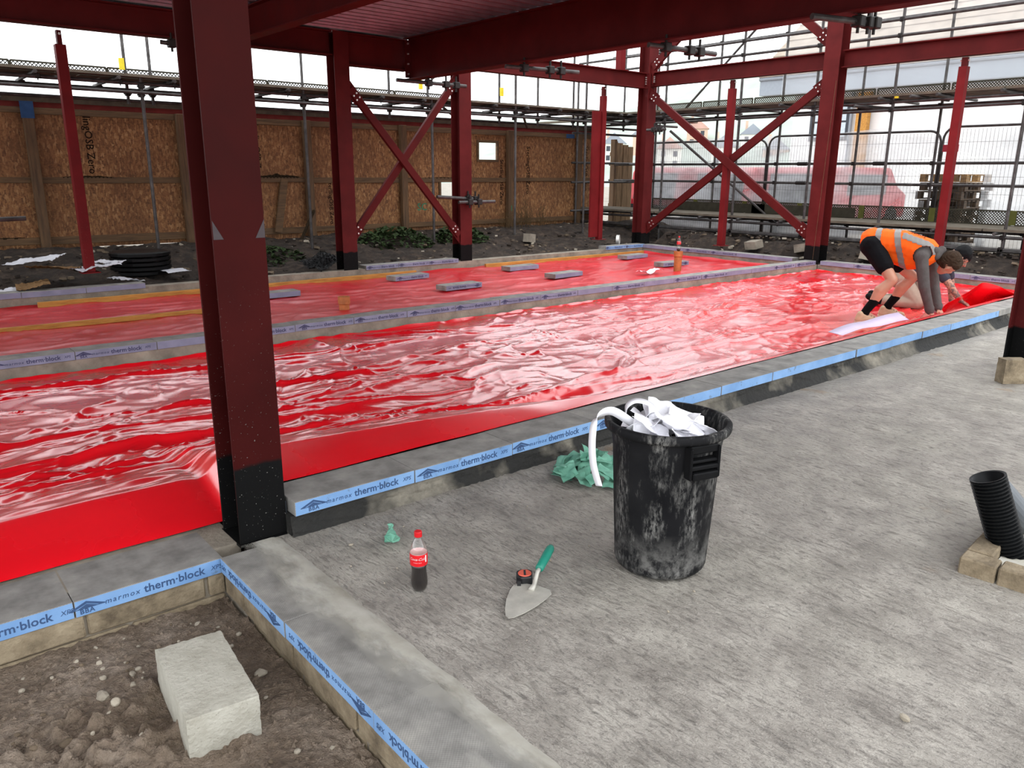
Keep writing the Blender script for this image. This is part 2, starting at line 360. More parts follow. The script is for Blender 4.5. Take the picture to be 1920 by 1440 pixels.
def banks():
    # soil behind the back kerb and behind the end kerb, up to the fences
    xs = np.arange(-5, 17, .06); ys = np.arange(10.52, 13.9, .05); X, Y = np.meshgrid(xs, ys, indexing='ij')
    b = .06+.30*ss(10.7, 12.9, Y)
    Z = b+.06*fbm(X*.9, Y*.9, 101, 3)*ss(10.55, 11, Y)+.05*np.maximum(0, fbm(X*4, Y*4, 111, 3))+.03*np.maximum(0, noise2(X*11, Y*11, 112))
    Z = np.where(Y > 13.2, np.minimum(Z, .37-.15*((X > 2.9) & (X < 4.9))*(Y > 13.3)), Z)
    o = MB().grid(np.stack([X, Y, Z], -1)).build('soil_bank', 'soil_bank', smooth=True, fix=False); tag(o, 'dark rubble-strewn soil bank along the board fence', kind='structure')
    xs = np.arange(12.3, 15.0, .05); ys = np.arange(-1, 10.6, .05); X, Y = np.meshgrid(xs, ys, indexing='ij')
    Z = .05+.26*ss(12.4, 13.0, X)+.07*fbm(X*1.1, Y*1.1, 121, 3)*ss(12.3, 12.7, X)+.05*np.maximum(0, fbm(X*5, Y*5, 131, 3))-.1*ss(13.6, 14.6, X)
    o = MB().grid(np.stack([X, Y, Z], -1)).build('soil_bank', 'soil_bank', smooth=True, fix=False); tag(o, 'dark soil bank under the scaffold at the far end', kind='structure')
    mb = MB(); mb.add([(-40, -40, -.5), (400, -40, -.5), (400, 400, -.5), (-40, 400, -.5)], [(0, 1, 2, 3)])
    tag(mb.build('ground', 'ground_out', fix=False), 'ground below the site', kind='structure')
    mb = MB().box((14.95, -30, -.4), (60, 60, .16)).box((-20, 13.95, -.4), (14.9, 60, .2))
    tag(mb.build('street_ground', 'ground_out'), 'pale street surface beyond the fences', kind='structure')
    mb = MB().box((-4, 3.06, -.4), (12.2, 10.6, -.11)); tag(mb.build('sub_base', 'ground_out'), 'sub base below the red membrane', kind='structure')
banks()

# ------------------------------------------------------------ kerbs made of insulating blocks
def block_mesh(L, Wd, Hh, side, alongX=True, chip=0):
    mb = MB(); hx, hy = (L/2-.0015, Wd/2) if alongX else (Wd/2, L/2-.0015)
    mb.box((-hx, -hy, 0), (hx, hy, Hh), 0, None, 1)
    for i in ((3, 5) if alongX else (2, 4)): mb.mi[i] = 1
    me_o = mb.build('tmp', [side, 'block_top'], bevel=.002); me = me_o.data
    for q in me.polygons: q.material_index = 0 if abs(q.normal[1 if alongX else 0]) > .8 else 1
    bpy.data.objects.remove(me_o); return me
def logo_mesh():
    """roof-like triangle mark with three bars below it, drawn flat; origin at its centre, 0.1 wide"""
    mb = MB()
    def fl(pts): mb.prism(pts, 0, .0006, 2)
    fl([(-.06, -.002), (0, .024), (.012, .018), (-.04, -.002)]); fl([(0, .024), (.062, -.002), (.04, -.002), (-.004, .016)])
    fl([(-.03, -.002), (.0, .012), (.034, -.002)])
    fl([(-.06, -.005), (.062, -.005), (.062, -.0025), (-.06, -.0025)]); tm = text_mesh('BBA', .026, 0, .02, 1.1); mb.add([(v.co.x, v.co.y-.0155, v.co.z) for v in tm.vertices], [tuple(p.vertices) for p in tm.polygons])
    o = mb.build('tmp', 'print_ink'); me = o.data; bpy.data.objects.remove(o); return me
def print_mesh(ink):
    parts = [(logo_mesh(), Matrix.Translation((-.225, 0, 0)))]
    parts.append((text_mesh('marmox', .030, .2, 0, 1.25), Matrix.Translation((-.105, -.002, 0))))
    parts.append((text_mesh('therm·block', .046, 0, .016, 1.0), Matrix.Translation((.085, 0, 0))))
    parts.append((text_mesh('XPS', .026, .2, 0, 1.0), Matrix.Translation((.245, 0, 0))))
    mb = MB()
    for me, M in parts: mb.add([M @ v.co for v in me.vertices], [tuple(p.vertices) for p in me.polygons])
    o = mb.build('tmp', ink, fix=False); me = o.data; bpy.data.objects.remove(o); return me
PRINT = print_mesh('print_ink'); PRINT2 = print_mesh('print_ink_grey')
FX = {'-Y': lambda p: basis((1, 0, 0), (0, 0, 1), (0, -1, 0), p), '-X': lambda p: basis((0, -1, 0), (0, 0, 1), (-1, 0, 0), p),
      '-Xflip': lambda p: basis((0, 1, 0), (0, 0, -1), (-1, 0, 0), p), '-Yflip': lambda p: basis((-1, 0, 0), (0, 0, -1), (0, -1, 0), p)}
def kerb(parent, axis, near, width, ztop, s0, s1, face, side='xps_blue', hh=.065, L=.6, prints=None, pm=None, jit=.003, seed=0):
    """row of blocks; near = coordinate of the visible face; axis 'x' or 'y'"""
    r = random.Random(seed); n = max(1, int(round((s1-s0)/L))); L = (s1-s0)/n
    me = block_mesh(L, width, hh, side, axis == 'x')
    for k in range(n):
        o = bpy.data.objects.new('insulation_block', me); C.objects.link(o); o.parent = parent
        s = s0+L*(k+.5); off = near+width/2+r.uniform(-jit, jit)
        o.location = (s, off, ztop-hh+r.uniform(-.002, .002)) if axis == 'x' else (off, s, ztop-hh+r.uniform(-.002, .002))
        if prints is None or k in prints:
            d = -width/2-.0004
            p = (r.uniform(-.02, .02), d, hh/2) if axis == 'x' else (d, r.uniform(-.02, .02), hh/2)
            put_mesh('lettering', pm or PRINT, 'print_ink', o, FX[face](p))
def wall_struct(name, label, mb, mat): o = mb.build(name, mat); tag(o, label, kind='structure'); return o
# near kerb: rough dark concrete upstand, flaring at its foot along the slab
def near_wall():
    xs = np.arange(1.25, 12.3, .03); prof = np.linspace(0, 1, 9)
    X, T = np.meshgrid(xs, prof, indexing='ij')
    flare = .03+.06*ss(2, 7, X)
    Y = 2.936-flare*T**2.2-.012*np.maximum(0, fbm(X*5, T*3, 141, 3))*ss(0, .2, T)+.006
    Zz = .086-.115*T+0*X
    mb = MB().grid(np.stack([X, Y, Zz], -1)); mb.box((1.25, 2.945, -.3), (12.3, 3.165, .085))
    o = mb.build('wall_near', 'kerb_concrete', smooth=False); tag(o, 'low concrete upstand of the near kerb', kind='structure'); return o
wn = near_wall()
kerb(wn, 'x', 2.93, .24, .15, 1.265, 9.065, '-Y', prints={0, 1, 2, 3}, seed=1, jit=.004)
kerb(wn, 'x', 2.925, .24, .15, 9.067, 12.07, '-Y', side='block_top', prints=set(), seed=2)
# middle kerb
mb = MB().box((-3.5, 6.66, -.3), (12.3, 6.83, .084)); wm = wall_struct('wall_middle', 'low concrete wall carrying the middle kerb', mb, 'wall_concrete')
kerb(wm, 'x', 6.65, .19, .15, -3.6, 12.0, '-Y', side='xps_lilac', pm=PRINT2, prints={k for k in range(27) if k not in (2, 3, 4, 5, 6, 9)}-{17, 19, 22, 23}, seed=3)
# end kerbs (beyond the right-hand bays)
mb = MB().box((12.07, 2.95, -.3), (12.27, 10.4, .084)); we = wall_struct('wall_end', 'low concrete wall carrying the far end kerb', mb, 'wall_concrete')
kerb(we, 'y', 12.05, .2, .15, 3.2, 6.6, '-X', side='xps_lilac', pm=PRINT2, prints={1, 3, 4}, seed=4)
kerb(we, 'y', 12.05, .2, .15, 7.1, 10.4, '-X', side='xps_lilac', pm=PRINT2, prints={2, 3}, seed=5)
# back kerb
mb = MB().box((-3.5, 10.38, -.3), (12.3, 10.56, .10)); wb = wall_struct('wall_back', 'low grey concrete wall along the back of the far bay', mb, 'wall_concrete')
kerb(wb, 'x', 10.36, .2, .15, .75, 2.75, '-Y', side='xps_lilac', prints=set(), seed=6)
kerb(wb, 'x', 10.36, .2, .15, 5.85, 7.55, '-Y', side='xps_lilac', pm=PRINT2, prints={0, 1, 2}, seed=7)
kerb(wb, 'x', 10.36, .2, .16, 11.0, 12.1, '-Y', side='xps_blue', pm=PRINT2, prints={0, 1}, seed=8)
# left kerb (continues the near kerb, lower) and front kerb (runs towards the camera)
mb = MB().box((-1.8, 3.03, -.3), (1.06, 3.30, -.002)).box((-1.8, 2.965, -.3), (.98, 3.03, -.066)); wl = wall_struct('wall_left', 'low brick wall under the left kerb', mb, 'wall_concrete')
kerb(wl, 'x', 2.935, .30, .0, -1.752, .953, '-Y', prints={4, 3}, seed=9, L=.54)
mb = MB().box((.965, .5, -.3), (1.16, 3.0, -.07)); wf = wall_struct('wall_front', 'low brick wall under the front kerb', mb, 'wall_concrete')
kerb(wf, 'y', .94, .215, .004, .53, 2.93, '-Xflip', seed=10)
def bricks(parent, axis, face, s0, s1, z0, z1, L=.44, dep=.07, seed=0):
    r = random.Random(seed); s = s0
    while s < s1-.05:
        e = min(s+L-.012, s1); mb = MB()
        o_ = face+r.uniform(-.004, .006)
        lo, hi = ((s, o_, z0), (e, o_+dep, z1)) if axis == 'x' else ((o_, s, z0), (o_+dep, e, z1))
        mb.box(lo, hi); b = mb.build('brick', 'brick_tan', parent, bevel=.006)
        for v in b.data.vertices: v.co += Vector((r.uniform(-.002, .002), r.uniform(-.002, .002), r.uniform(-.002, .002)))
        s += L
bricks(wl, 'x', 2.945, -1.75, .955, -.16, -.068, seed=1); bricks(wl, 'x', 2.955, -1.6, .955, -.28, -.17, seed=2)
bricks(wf, 'y', .952, .55, 2.93, -.16, -.064, seed=3); bricks(wf, 'y', .96, .5, 2.93, -.28, -.17, seed=4)
# mortar smeared over the front kerb up to the slab
def smear():
    ys = np.arange(.5, 2.98, .02); us = np.linspace(0, 1, 26); Yv, U = np.meshgrid(ys, us, indexing='ij')
    X = .965+(1.235+.012*noise2(Yv*5, Yv*0+9, 153)-.965)*U
    Z = .0090+.003*np.sin(np.clip(U*1.1, 0, 1)*PI)**.8-.019*ss(.76, 1, U)+.001*noise2(X*30, Yv*30, 154)
    tag(MB().grid(np.stack([X, Yv, Z], -1)).build('mortar_strip', 'mortar_smear', smooth=True, fix=False), 'pale mortar smeared along the front kerb', 'mortar')
smear()

# ------------------------------------------------------------ red membranes
def folds(X, Y, rng, n, L, A, Wd, ang_mu, ang_sd, box):
    Z = np.zeros_like(X)
    for _ in range(n):
        cx = rng.uniform(box[0], box[1]); cy = rng.uniform(box[2], box[3]); a = rng.normal(ang_mu, ang_sd)
        l = rng.uniform(*L); am = rng.uniform(*A); w = rng.uniform(*Wd)
        dx = X-cx; dy = Y-cy; u = dx*math.cos(a)+dy*math.sin(a)
        m = np.abs(u) < l*1.1
        if not m.any(): continue
        uu = u[m]; v = -dx[m]*math.sin(a)+dy[m]*math.cos(a)
        k = rng.uniform(-.25, .25); v = v-k*uu*uu/l-.03*np.sin(uu*rng.uniform(3, 7)+rng.uniform(0, 6))
        env = np.clip(1-(uu/l)**2, 0, 1)**1.3
        prof = np.where(v > 0, np.exp(-v/w*1.0), np.exp(v/w*2.1))
        Z[m] += am*env*(prof-.15*np.exp(-(v/(3*w))**2))
    return Z
def grid_membrane(name, label, xs, ys, mat, seed, edge_near, n1, n2, scaleA=1., top_back=.02):
    rng = np.random.default_rng(seed)
    X, Y = np.meshgrid(xs, ys, indexing='ij'); bx = (xs[0], xs[-1], ys[0], ys[-1])
    Xw = X+.12*fbm(X*1.3, Y*1.3, seed+1, 2); Yw = Y+.10*fbm(X*1.1, Y*1.4, seed+3, 2)
    Z = folds(Xw, Yw, rng, n1, (1.2, 3.6), (.018, .045), (.03, .07), 0.02, .07, bx)
    Z += folds(Xw, Yw, rng, n2, (.25, 1.0), (.008, .026), (.02, .05), .35, .55, bx)
    Z += folds(Xw, Yw, rng, n2, (.15, .6), (.005, .016), (.012, .03), -.5, .6, bx)
    Z += folds(Xw, Yw, rng, n2//3, (.3, .8), (.008, .02), (.02, .04), 1.5, .3, bx)
    Z = np.minimum(Z, .08)
    damp = 1-.85*np.exp(-((X-8.45)/.75)**4-((Y-3.9)/.45)**4)
    for (fx, fy, am, sd, an) in ((1.6, 2.6, .030, 21, .3), (2.6, 4.2, .022, 22, -.4), (4.0, 7.0, .006, 23, .15)):
        c, s_ = math.cos(an), math.sin(an); u = Xw*c+Yw*s_; v = -Xw*s_+Yw*c; q = np.abs(noise2(u*fx, v*fy, seed+sd)); Z += am*(.55-q)*ss(-.45, .25, noise2(X*.8+sd, Y*.9, seed+sd+40))
    Z += .0014*noise2(Xw*9, Yw*13, seed+11)
    Z = Z*damp
    return X, Y, FLOOR+.012+Z*scaleA
def near_membrane():
    xs = np.concatenate([np.arange(-1.9, 5.5, .0165), np.arange(5.5, 12.05, .03)])
    ys = np.concatenate([np.arange(3.0, 4.6, .0145), np.arange(4.6, 6.648, .018)])
    X, Y, Z = grid_membrane('m', '', xs, ys, 'membrane_near', 301, None, 34, 150)
    # the near edge climbs onto the kerb
    ez = .150*ss(1.08, 1.22, X)+.006; ey = 3.255-.085*ss(1.05, 1.3, X)+.010*noise2(X*2.2, X*0, 309)
    far = ss(1.4, 4.2, X); rise = (.10-.055*ss(1.0, 1.3, X))*(1-far)+.004; run = (.30+.05*noise2(X*1.1, X*0+2, 315))*(1-far)+.04
    rz = ez+rise; fall = .95+.2*noise2(X*.7, X*0+4, 310)-.62*far
    Yn = ey+(Y-3.0)*(6.648-ey)/(6.648-3.0); d = Yn-ey
    s = np.clip((d-run)/fall, 0, 1); u = np.clip(d/run, 0, 1)
    calm = ss(.0, .75, s)
    flat = ez+rise*(u**.85)+.006*noise2(X*2.5, Y*4, 311)*u
    slope = rz*(1-(.35*s*s*(3-2*s)+.65*s))+(FLOOR+.012)*(.35*s*s*(3-2*s)+.65*s)
    Zn = np.where(d < run, flat, slope)+(Z-FLOOR-.012)*calm+.012*noise2(X*4, Y*9, 316)*ss(0, .1, s)*(1-calm)
    # far edges climb a little against the middle and the end kerb
    b = ss(6.60, 6.645, Yn); Zn = Zn*(1-b)+b*(.012+.02*noise2(X*2, X*0, 312)+.012*noise2(X*7, X*0, 313))
    e = ss(12.0, 12.04, X); Zn = Zn*(1-e)+e*(.01+.02*noise2(Y*2, Y*0, 314))
    Yn = np.minimum(Yn, 6.646)
    o = MB().grid(np.stack([X, Yn, Zn], -1)).build('plastic_membrane', 'membrane_near', smooth=True, fix=False)
    return tag(o, 'glossy wrinkled red plastic membrane covering the near bay', 'membrane')
NEARM = near_membrane()
def far_membrane():
    xs = np.arange(-3.2, 12.05, .03); ys = np.arange(6.86, 10.37, .028)
    X, Y, Z = grid_membrane('m', '', xs, ys, 'membrane_far', 401, None, 26, 110, .95)
    Z = np.clip(Z, FLOOR, FLOOR+.035)
    b = ss(10.30, 10.36, Y); Z = Z*(1-b)+b*(0+.02*noise2(X*2, X*0, 412)); b = ss(6.92, 6.87, Y); Z = Z*(1-b)+b*.03
    e = ss(12.0, 12.04, X); Z = Z*(1-e)+e*(.02+.02*noise2(Y*2, Y*0, 414))
    o = MB().grid(np.stack([X, Y, Z], -1)).build('plastic_membrane', 'membrane_far', smooth=True, fix=False)
    tag(o, 'dusty red plastic membrane in the far bay under loose insulation blocks', 'membrane')
far_membrane()
def flap():
    # the loose edge held up by the two workers
    us = np.linspace(0, 1, 60); vs = np.linspace(0, 1, 16); U, V = np.meshgrid(us, vs, indexing='ij')
    X = 8.33+2.75*U; base = 3.34+.10*np.sin(U*5)+.05*noise2(U*6, U*0, 331)
    H = (.05+.26*np.exp(-((U-.52)/.24)**2)+.05*np.exp(-((U-.14)/.09)**2))*ss(0, .06, U)*ss(1, .88, U)
    Y = base-.03+.42*(1-V)*(.4+H)+.05*np.sin(V*PI)*np.sin(U*9); Z = FLOOR+.02+(H+.04)*V**.8+.01*noise2(U*9, V*3, 332)
    W(MB().grid(np.stack([X, Y, Z], -1)), 'lifted_edge', 'membrane_near', NEARM, smooth=True, fix=False)
flap()

# ------------------------------------------------------------ steel frame
def column(label, x, y, h, size, mat, flange='y', group='steel columns', tf=.012, z0=0., extra=None):
    t = thing('steel_column', label, 'column', (x, y, z0), 0, group); s = size/2
    for sg in (-1, 1):
        mb = MB()
        if flange == 'y': mb.box((-s, sg*s-(tf if sg > 0 else 0), 0), (s, sg*s+(tf if sg < 0 else 0), h))
        else: mb.box((sg*s-(tf if sg > 0 else 0), -s, 0), (sg*s+(tf if sg < 0 else 0), s, h))
        mb.build('flange', mat, t, bevel=.0015)
    mb = MB()
    if flange == 'y': mb.box((-.005, -s+tf, 0), (.005, s-tf, h))
    else: mb.box((-s+tf, -.005, 0), (s-tf, .005, h))
    mb.build('web', mat, t)
    MB().box((-s-.004, -s-.004, -.012), (s+.004, s+.004, .0)).build('base_plate', mat, t)
    return t
cF = column('tall dark red steel column nearest the camera, black foot at the kerb corner', 1.15, 3.092, 3.36, .203, 'steel_F_shaded', 'y', z0=.0)
for sx in (-1, 1):
    p = [(sx*.1, 1.32), (sx*.1, 1.25), (sx*.062, 1.25)]
    MB().prism(p, -.1032, -.1016, 1).build('primer_patch', plain('primer_grey', (78, 70, 72), .7) if sx < 0 else 'primer_grey', cF)
MB().box((.1025, -.098, .0), (.108, -.09, .14)).build('membrane_strip', plain('strip_black', (30, 34, 40), .5), cF)
column('dark red steel column behind the far bay, left foot of the left cross brace', 5.62, 10.5, 3.35, .23, 'steel_B', 'y')
column('dark red steel column right of the left cross brace, clamped to a short scaffold tube', 7.73, 10.5, 3.04, .23, 'steel_B', 'y')
column('dark red corner column between the board fence side and the far end', 12.2, 10.56, 6.5, .25, 'steel_E', 'y')
column('dark red steel column at the right foot of the far cross brace', 12.2, 6.78, 6.5, .26, 'steel_G', 'x')
column('dark red steel column cut by the right edge, foot behind a small concrete block', 7.105, 2.07, 2.80, .22, 'steel_R', 'y')
def ibeam(label, p0, p1, zb, zt, w, axis, ends=(), group='steel beams', bolts=False):
    p0 = Vector(p0); p1 = Vector(p1)
    t = thing('steel_beam', label, 'beam', (p0.x, p0.y, zb), 0, group); L = (p1-p0).length; tf = .016
    def bx(a0, a1, c0, c1, z0, z1): return MB().box((a0, c0, z0), (a1, c1, z1)) if axis == 'x' else MB().box((c0, a0, z0), (c1, a1, z1))
    D = zt-zb
    bx(0, L, -w/2, w/2, 0, tf).build('bottom_flange', 'steel_red', t, bevel=.002)
    bx(0, L, -w/2, w/2, D-tf, D).build('top_flange', 'steel_red', t)
    bx(0, L, -.005, .005, tf, D-tf).build('web', 'steel_red', t)
    for e in ends:
        bx(e-.008, e+.008, -w/2, w/2, .03, D-.03).build('end_plate', 'steel_red', t)
        for k in range(4):
            for sg in (-1, 1):
                q = Vector((e-.02*(1 if e > L/2 else -1), sg*w*.3, .08+k*(D-.16)/3))
                mb = MB()
                a, b = ((q.x-.015, q.y, q.z), (q.x+.015, q.y, q.z)) if axis == 'x' else ((q.y, q.x-.015, q.z), (q.y, q.x+.015, q.z))
                mb.tube(a, b, .012, 6).build('bolt', 'zinc_bolt', t)
    return t
ibeam('long back beam above the left half of the board fence', (-4, 10.5, 0), (5.5, 10.5, 0), 3.035, 3.35, .17, 'x')
ibeam('short deep back beam over the left cross brace', (5.74, 10.5, 0), (6.735, 10.5, 0), 2.93, 3.35, .17, 'x')
ibeam('pale red back beam meeting the corner column', (6.74, 10.5, 0), (12.07, 10.5, 0), 3.045, 3.32, .16, 'x', ends=(5.30,))
ibeam('red end beam over the far cross brace, left of the tall column', (12.2, 6.92, 0), (12.2, 10.42, 0), 3.085, 3.34, .16, 'y', ends=(3.47,))
ibeam('red end beam running off to the right edge', (12.2, 0, 0), (12.2, 6.64, 0), 3.085, 3.34, .16, 'y')
ibeam('deepest dark red beam crossing the top of the picture', (6.74, 1.0, 0), (6.74, 10.42, 0), 2.80, 3.37, .19, 'y', ends=(9.38,))
ibeam('dark red beam crossing behind the nearest column top', (4.1, 1.0, 0), (4.1, 10.42, 0), 3.035, 3.37, .15, 'y')
ibeam('dark red beam along the upper edge above the nearest column', (-4, 3.1, 0), (6.6, 3.1, 0), 3.36, 3.7, .17, 'x')
def brace(label, p0, p1, w, d, up, bp):
    t = thing('cross_brace', label, 'brace', p0, 0, 'cross braces'); p1 = Vector(p1)-Vector(p0)
    MB().bar((0, 0, 0), p1, w, d, up).build('bar', 'steel_red', t, bevel=.002)
    for e, sg in ((Vector((0, 0, 0)), 1), (p1, -1)):
        dr = p1.normalized()*sg; nrm = Vector(up)
        side = dr.cross(nrm).normalized()
        a = e+dr*.12
        MB().bar(e-dr*.10, e+dr*.22, w*1.5, .012, up).build('gusset', 'steel_red', t)
        for k in range(2):
            for s2 in (-1, 1):
                q = a+dr*(k*.07-.02)+side*(s2*w*.28)+nrm*(-1 if bp < 0 else 1)*(d/2)
                MB().tube(q-nrm*.012, q+nrm*.012, .013, 6).build('bolt', 'zinc_bolt', t)
brace('left cross brace bar falling to the right', (5.74, 10.42, 2.62), (7.60, 10.42, .52), .105, .06, (0, 1, 0), -1)
brace('left cross brace bar rising to the right', (5.72, 10.50, .56), (7.62, 10.50, 2.86), .105, .06, (0, 1, 0), -1)
brace('far cross brace bar falling to the right', (12.13, 10.42, 2.95), (12.13, 6.90, .55), .13, .06, (1, 0, 0), -1)
brace('far cross brace bar rising to the right', (12.22, 10.40, .48), (12.22, 6.90, 2.90), .13, .06, (1, 0, 0), -1)
brace('upper brace bar rising from the corner column', (12.13, 10.38, 3.42), (12.13, 7.9, 5.4), .13, .06, (1, 0, 0), -1)
brace('upper brace bar rising leftwards from the tall far column', (12.22, 6.92, 3.50), (12.22, 9.6, 5.6), .13, .06, (1, 0, 0), -1)
def post(label, x, y, z0, z1, ztop, w=.11, plate=None):
    t = thing('wind_post', label, 'post', (x, y, z0), 0, 'slim red wind posts')
    MB().box((-w/2, -w/2, 0), (w/2, w/2, z1-z0)).build('shaft', 'steel_post', t, bevel=.004)
    MB().box((-w*.22, -w*.35, z1-z0), (w*.22, w*.35, ztop-z0-.02)).build('head_plate', 'steel_red', t)
    MB().tube((0, -.06, ztop-z0-.06), (0, .06, ztop-z0-.06), .014, 6).build('bolt', 'zinc_bolt', t)
    MB().box((-.1, -.1, -.012), (.1, .1, 0)).build('foot_plate', 'steel_post', t)
    if plate: MB().box(plate[0], plate[1]).build('side_plate', 'steel_post', t, bevel=.003)
post('slim red post standing in rubbish by the board fence', 2.21, 10.66, .30, 2.87, 3.04)
post('slim red post with a wide red plate near the corner column', 11.10, 10.66, .28, 2.87, 3.05, .10, ((-.26, -.012, .04), (-.05, .03, 2.32)))
post('slim red post behind the far cross brace', 12.2, 8.64, .25, 2.93, 3.09)
post('slim red post rising behind the crouching workers', 12.2, 4.88, .25, 2.95, 3.09)
post('slim red post standing on the back beam beside the corner column', 11.35, 10.5, 3.325, 5.6, 5.8, .13)
post('red post foot at the right edge behind the scaffold', 12.2, 3.62, .25, 2.95, 3.09)
# corrugated deck: sheets with ribs running in X
def deck():
    root = bpy.data.objects.new('ceiling', None); C.objects.link(root); tag(root, 'corrugated metal deck soffit overhead', kind='structure')
    pitch = .2; prof = [(0, 0), (.05, 0), (.075, .06), (.175, .06), (.2, 0)]
    cov = .8; z = 3.375
    def sheet_me(L):
        mb = MB(); pts = []
        for k in range(int(cov/pitch)):
            for a, b in prof[:-1]: pts.append((k*pitch+a, b))
        pts.append((cov, 0))
        vs = [(x, a, b) for x in (0, L) for a, b in pts]; n = len(pts)
        mb.add(vs, [(i, i+1, n+i+1, n+i) for i in range(n-1)])
        vs = [(x, a, b+.002) for x in (0, L) for a, b in pts]; mb.add(vs, [(n+i, n+i+1, i+1, i) for i in range(n-1)])
        # row of dimples pressed along each rib face
        o = mb.build('tmp', 'galv_deck', fix=False); me = o.data; bpy.data.objects.remove(o); return me
    DK = [(6.83, 4.1, .6, 10.6), (4.1, -4.0, .6, 10.6)]
    for x1, x0, y0, y1 in DK:
        me = sheet_me(x1-x0); k = 0
        while y0+k*cov < y1:
            o = bpy.data.objects.new('deck_sheet', me); C.objects.link(o); o.parent = root; o.location = (x0, y0+k*cov, z); k += 1
        mb = MB().box((x0, y0, z+.07), (x1, y0+k*cov, z+.2)); mb.build('deck_slab', 'wall_concrete', root)
deck()
# ------------------------------------------------------------ board fence behind the far bay
def fence():
    Yf = 13.5
    t = thing('board_fence', 'tall weathered strand board fence on timber posts along the back', 'fence', (5, Yf, .3))
    edges = [-3.2, -.75, .5, 1.75, 2.98, 4.21, 5.44, 6.66, 7.88, 9.10, 10.30, 11.52, 12.74, 13.9]
    holes = {9: (10.37, 10.85, 1.76, 2.10), 8: (9.40, 9.80, 1.03, 1.32)}
    for i in range(len(edges)-1):
        x0, x1 = edges[i]+.0005, edges[i+1]-.0005; zb = .36 if i in (4, 5) else .30
        for (z0, z1) in ((zb, 1.379), (1.381, 2.42)):
            mb = MB()
            hs = [h for k, h in holes.items() if h[0] < x1 and h[1] > x0 and h[2] < z1 and h[3] > z0]
            if hs:
                a, b, c, d = hs[0]; a = max(a, x0+.02); b = min(b, x1-.02); c = max(c, z0+.01); d = min(d, z1-.01)
                for lo, hi in (((x0, z0), (a, z1)), ((b, z0), (x1, z1)), ((a, z0), (b, c)), ((a, d), (b, z1))): mb.box((lo[0], Yf, lo[1]), (hi[0], Yf+.018, hi[1]))
            else: mb.box((x0, Yf+RNG.uniform(0, .004), z0), (x1, Yf+.018, z1))
            W(mb, 'board_sheet', 'osb', t)
    for a, b, c, d in holes.values():
        mb = MB(); w = .045
        for lo, hi in (((a-w, c-w), (b+w, c)), ((a-w, d), (b+w, d+w)), ((a-w, c), (a, d)), ((b, c), (b+w, d))): mb.box((lo[0], Yf-.035, lo[1]), (hi[0], Yf, hi[1]))
        W(mb, 'window_frame', 'timber_rail', t)
    for i, x in enumerate((2.25, 4.35, 6.50, 8.48, 11.15, 13.22, -.2, -2.4)):
        mb = MB().box((x-.065, Yf-.14, .1), (x+.065, Yf-.045, 2.36 if i != 0 else 2.42)); W(mb, 'post', 'timber_fence', t, bevel=.004)
    xs = [-3.2, -.2, 2.25, 4.35, 6.50, 8.48, 11.15, 13.22, 13.9]
    for i in range(len(xs)-1):
        for z, h in ((2.31, .09), (1.35, .085), (.48, .10)):
            mb = MB().box((xs[i]+.066, Yf-.045, z-h/2+RNG.uniform(-.012, .012)), (xs[i+1]-.066, Yf-.001, z+h/2)); W(mb, 'rail', 'timber_rail', t, bevel=.003)
    W(MB().box((-3.2, Yf-.03, 2.36), (13.9, Yf, 2.43)), 'top_rail', 'red_rail', t)
    W(MB().box((-3.2, Yf-.05, 2.43), (13.9, Yf+.06, 2.52)), 'capping', 'weathered_cap', t)
    # mossy ledge stain above the mid rail
    def stain(x0, x1, z, h, sd):
        xs_ = np.linspace(x0, x1, 40); mb = MB(); top = z+h*(.4+.6*np.abs(noise2(xs_*6, xs_*0, sd)))*np.sin(np.linspace(.05, PI-.05, 40))**.5
        for k in range(39): mb.box((xs_[k], Yf-.03-.02*(k % 3 == 0), z-.01), (xs_[k+1], Yf-.004, float(top[k])))
        W(mb, 'moss', 'dark_stain', t)
    stain(5.55, 6.35, 1.39, .09, 1); stain(2.6, 3.3, 1.39, .035, 2); stain(4.3, 5.3, 1.39, .03, 3); stain(9.0, 10.2, 1.39, .02, 4); stain(.2, 2.0, .53, .03, 5)
    # printed lettering on the boards, reading downwards
    def ink(s, size, x, z, mat='osb_ink', rot=-1):
        me = text_mesh(s, size, 0, .008)
        put_mesh('lettering', me, mat, t, basis((0, 0, rot), (-rot*-1*(-1), 0, 0) if False else ((1, 0, 0) if rot < 0 else (-1, 0, 0)), (0, -1, 0), (x-5, -.0025, z-.3)))
    for x, z, s, sz in ((3.02, 1.98, 'SterlingOSB Zero', .15), 
                        (5.62, 1.83, 'SterlingOSB Zero', .13), (6.95, .95, 'SterlingOSB Zero', .11),
                        (9.95, 1.75, 'SterlingOSB Zero', .12), (11.0, 1.3, 'SterlingOSB Zero', .13), (11.75, 1.55, 'SterlingOSB Zero', .14),
                        (13.55, 1.60, 'SterlingOSB Zero', .14), (9.98, .9, 'SterlingOSB', .11), ):
        ink(s, sz, x, z)
    for x, z, s, sz, m in ((7.35, .80, 'A', .26, 'green_spray'), (8.95, .82, 'SC', .2, 'green_spray'), (11.17, .75, 'I', .16, 'green_spray')):
        put_mesh('spray_mark', text_mesh(s, sz, 0, .015), m, t, basis((1, 0, 0), (0, 0, 1), (0, -1, 0), (x-5, -.003 if x < 11 else -.142, z-.3)))
    W(MB().box((2.16, Yf-.146, 2.2), (2.33, Yf-.139, 2.43)), 'paint_patch', 'blue_spray', t); W(MB().box((12.85, Yf-.05, 2.26), (13.1, Yf-.045, 2.35)), 'paint_patch', 'blue_spray', t)
fence()
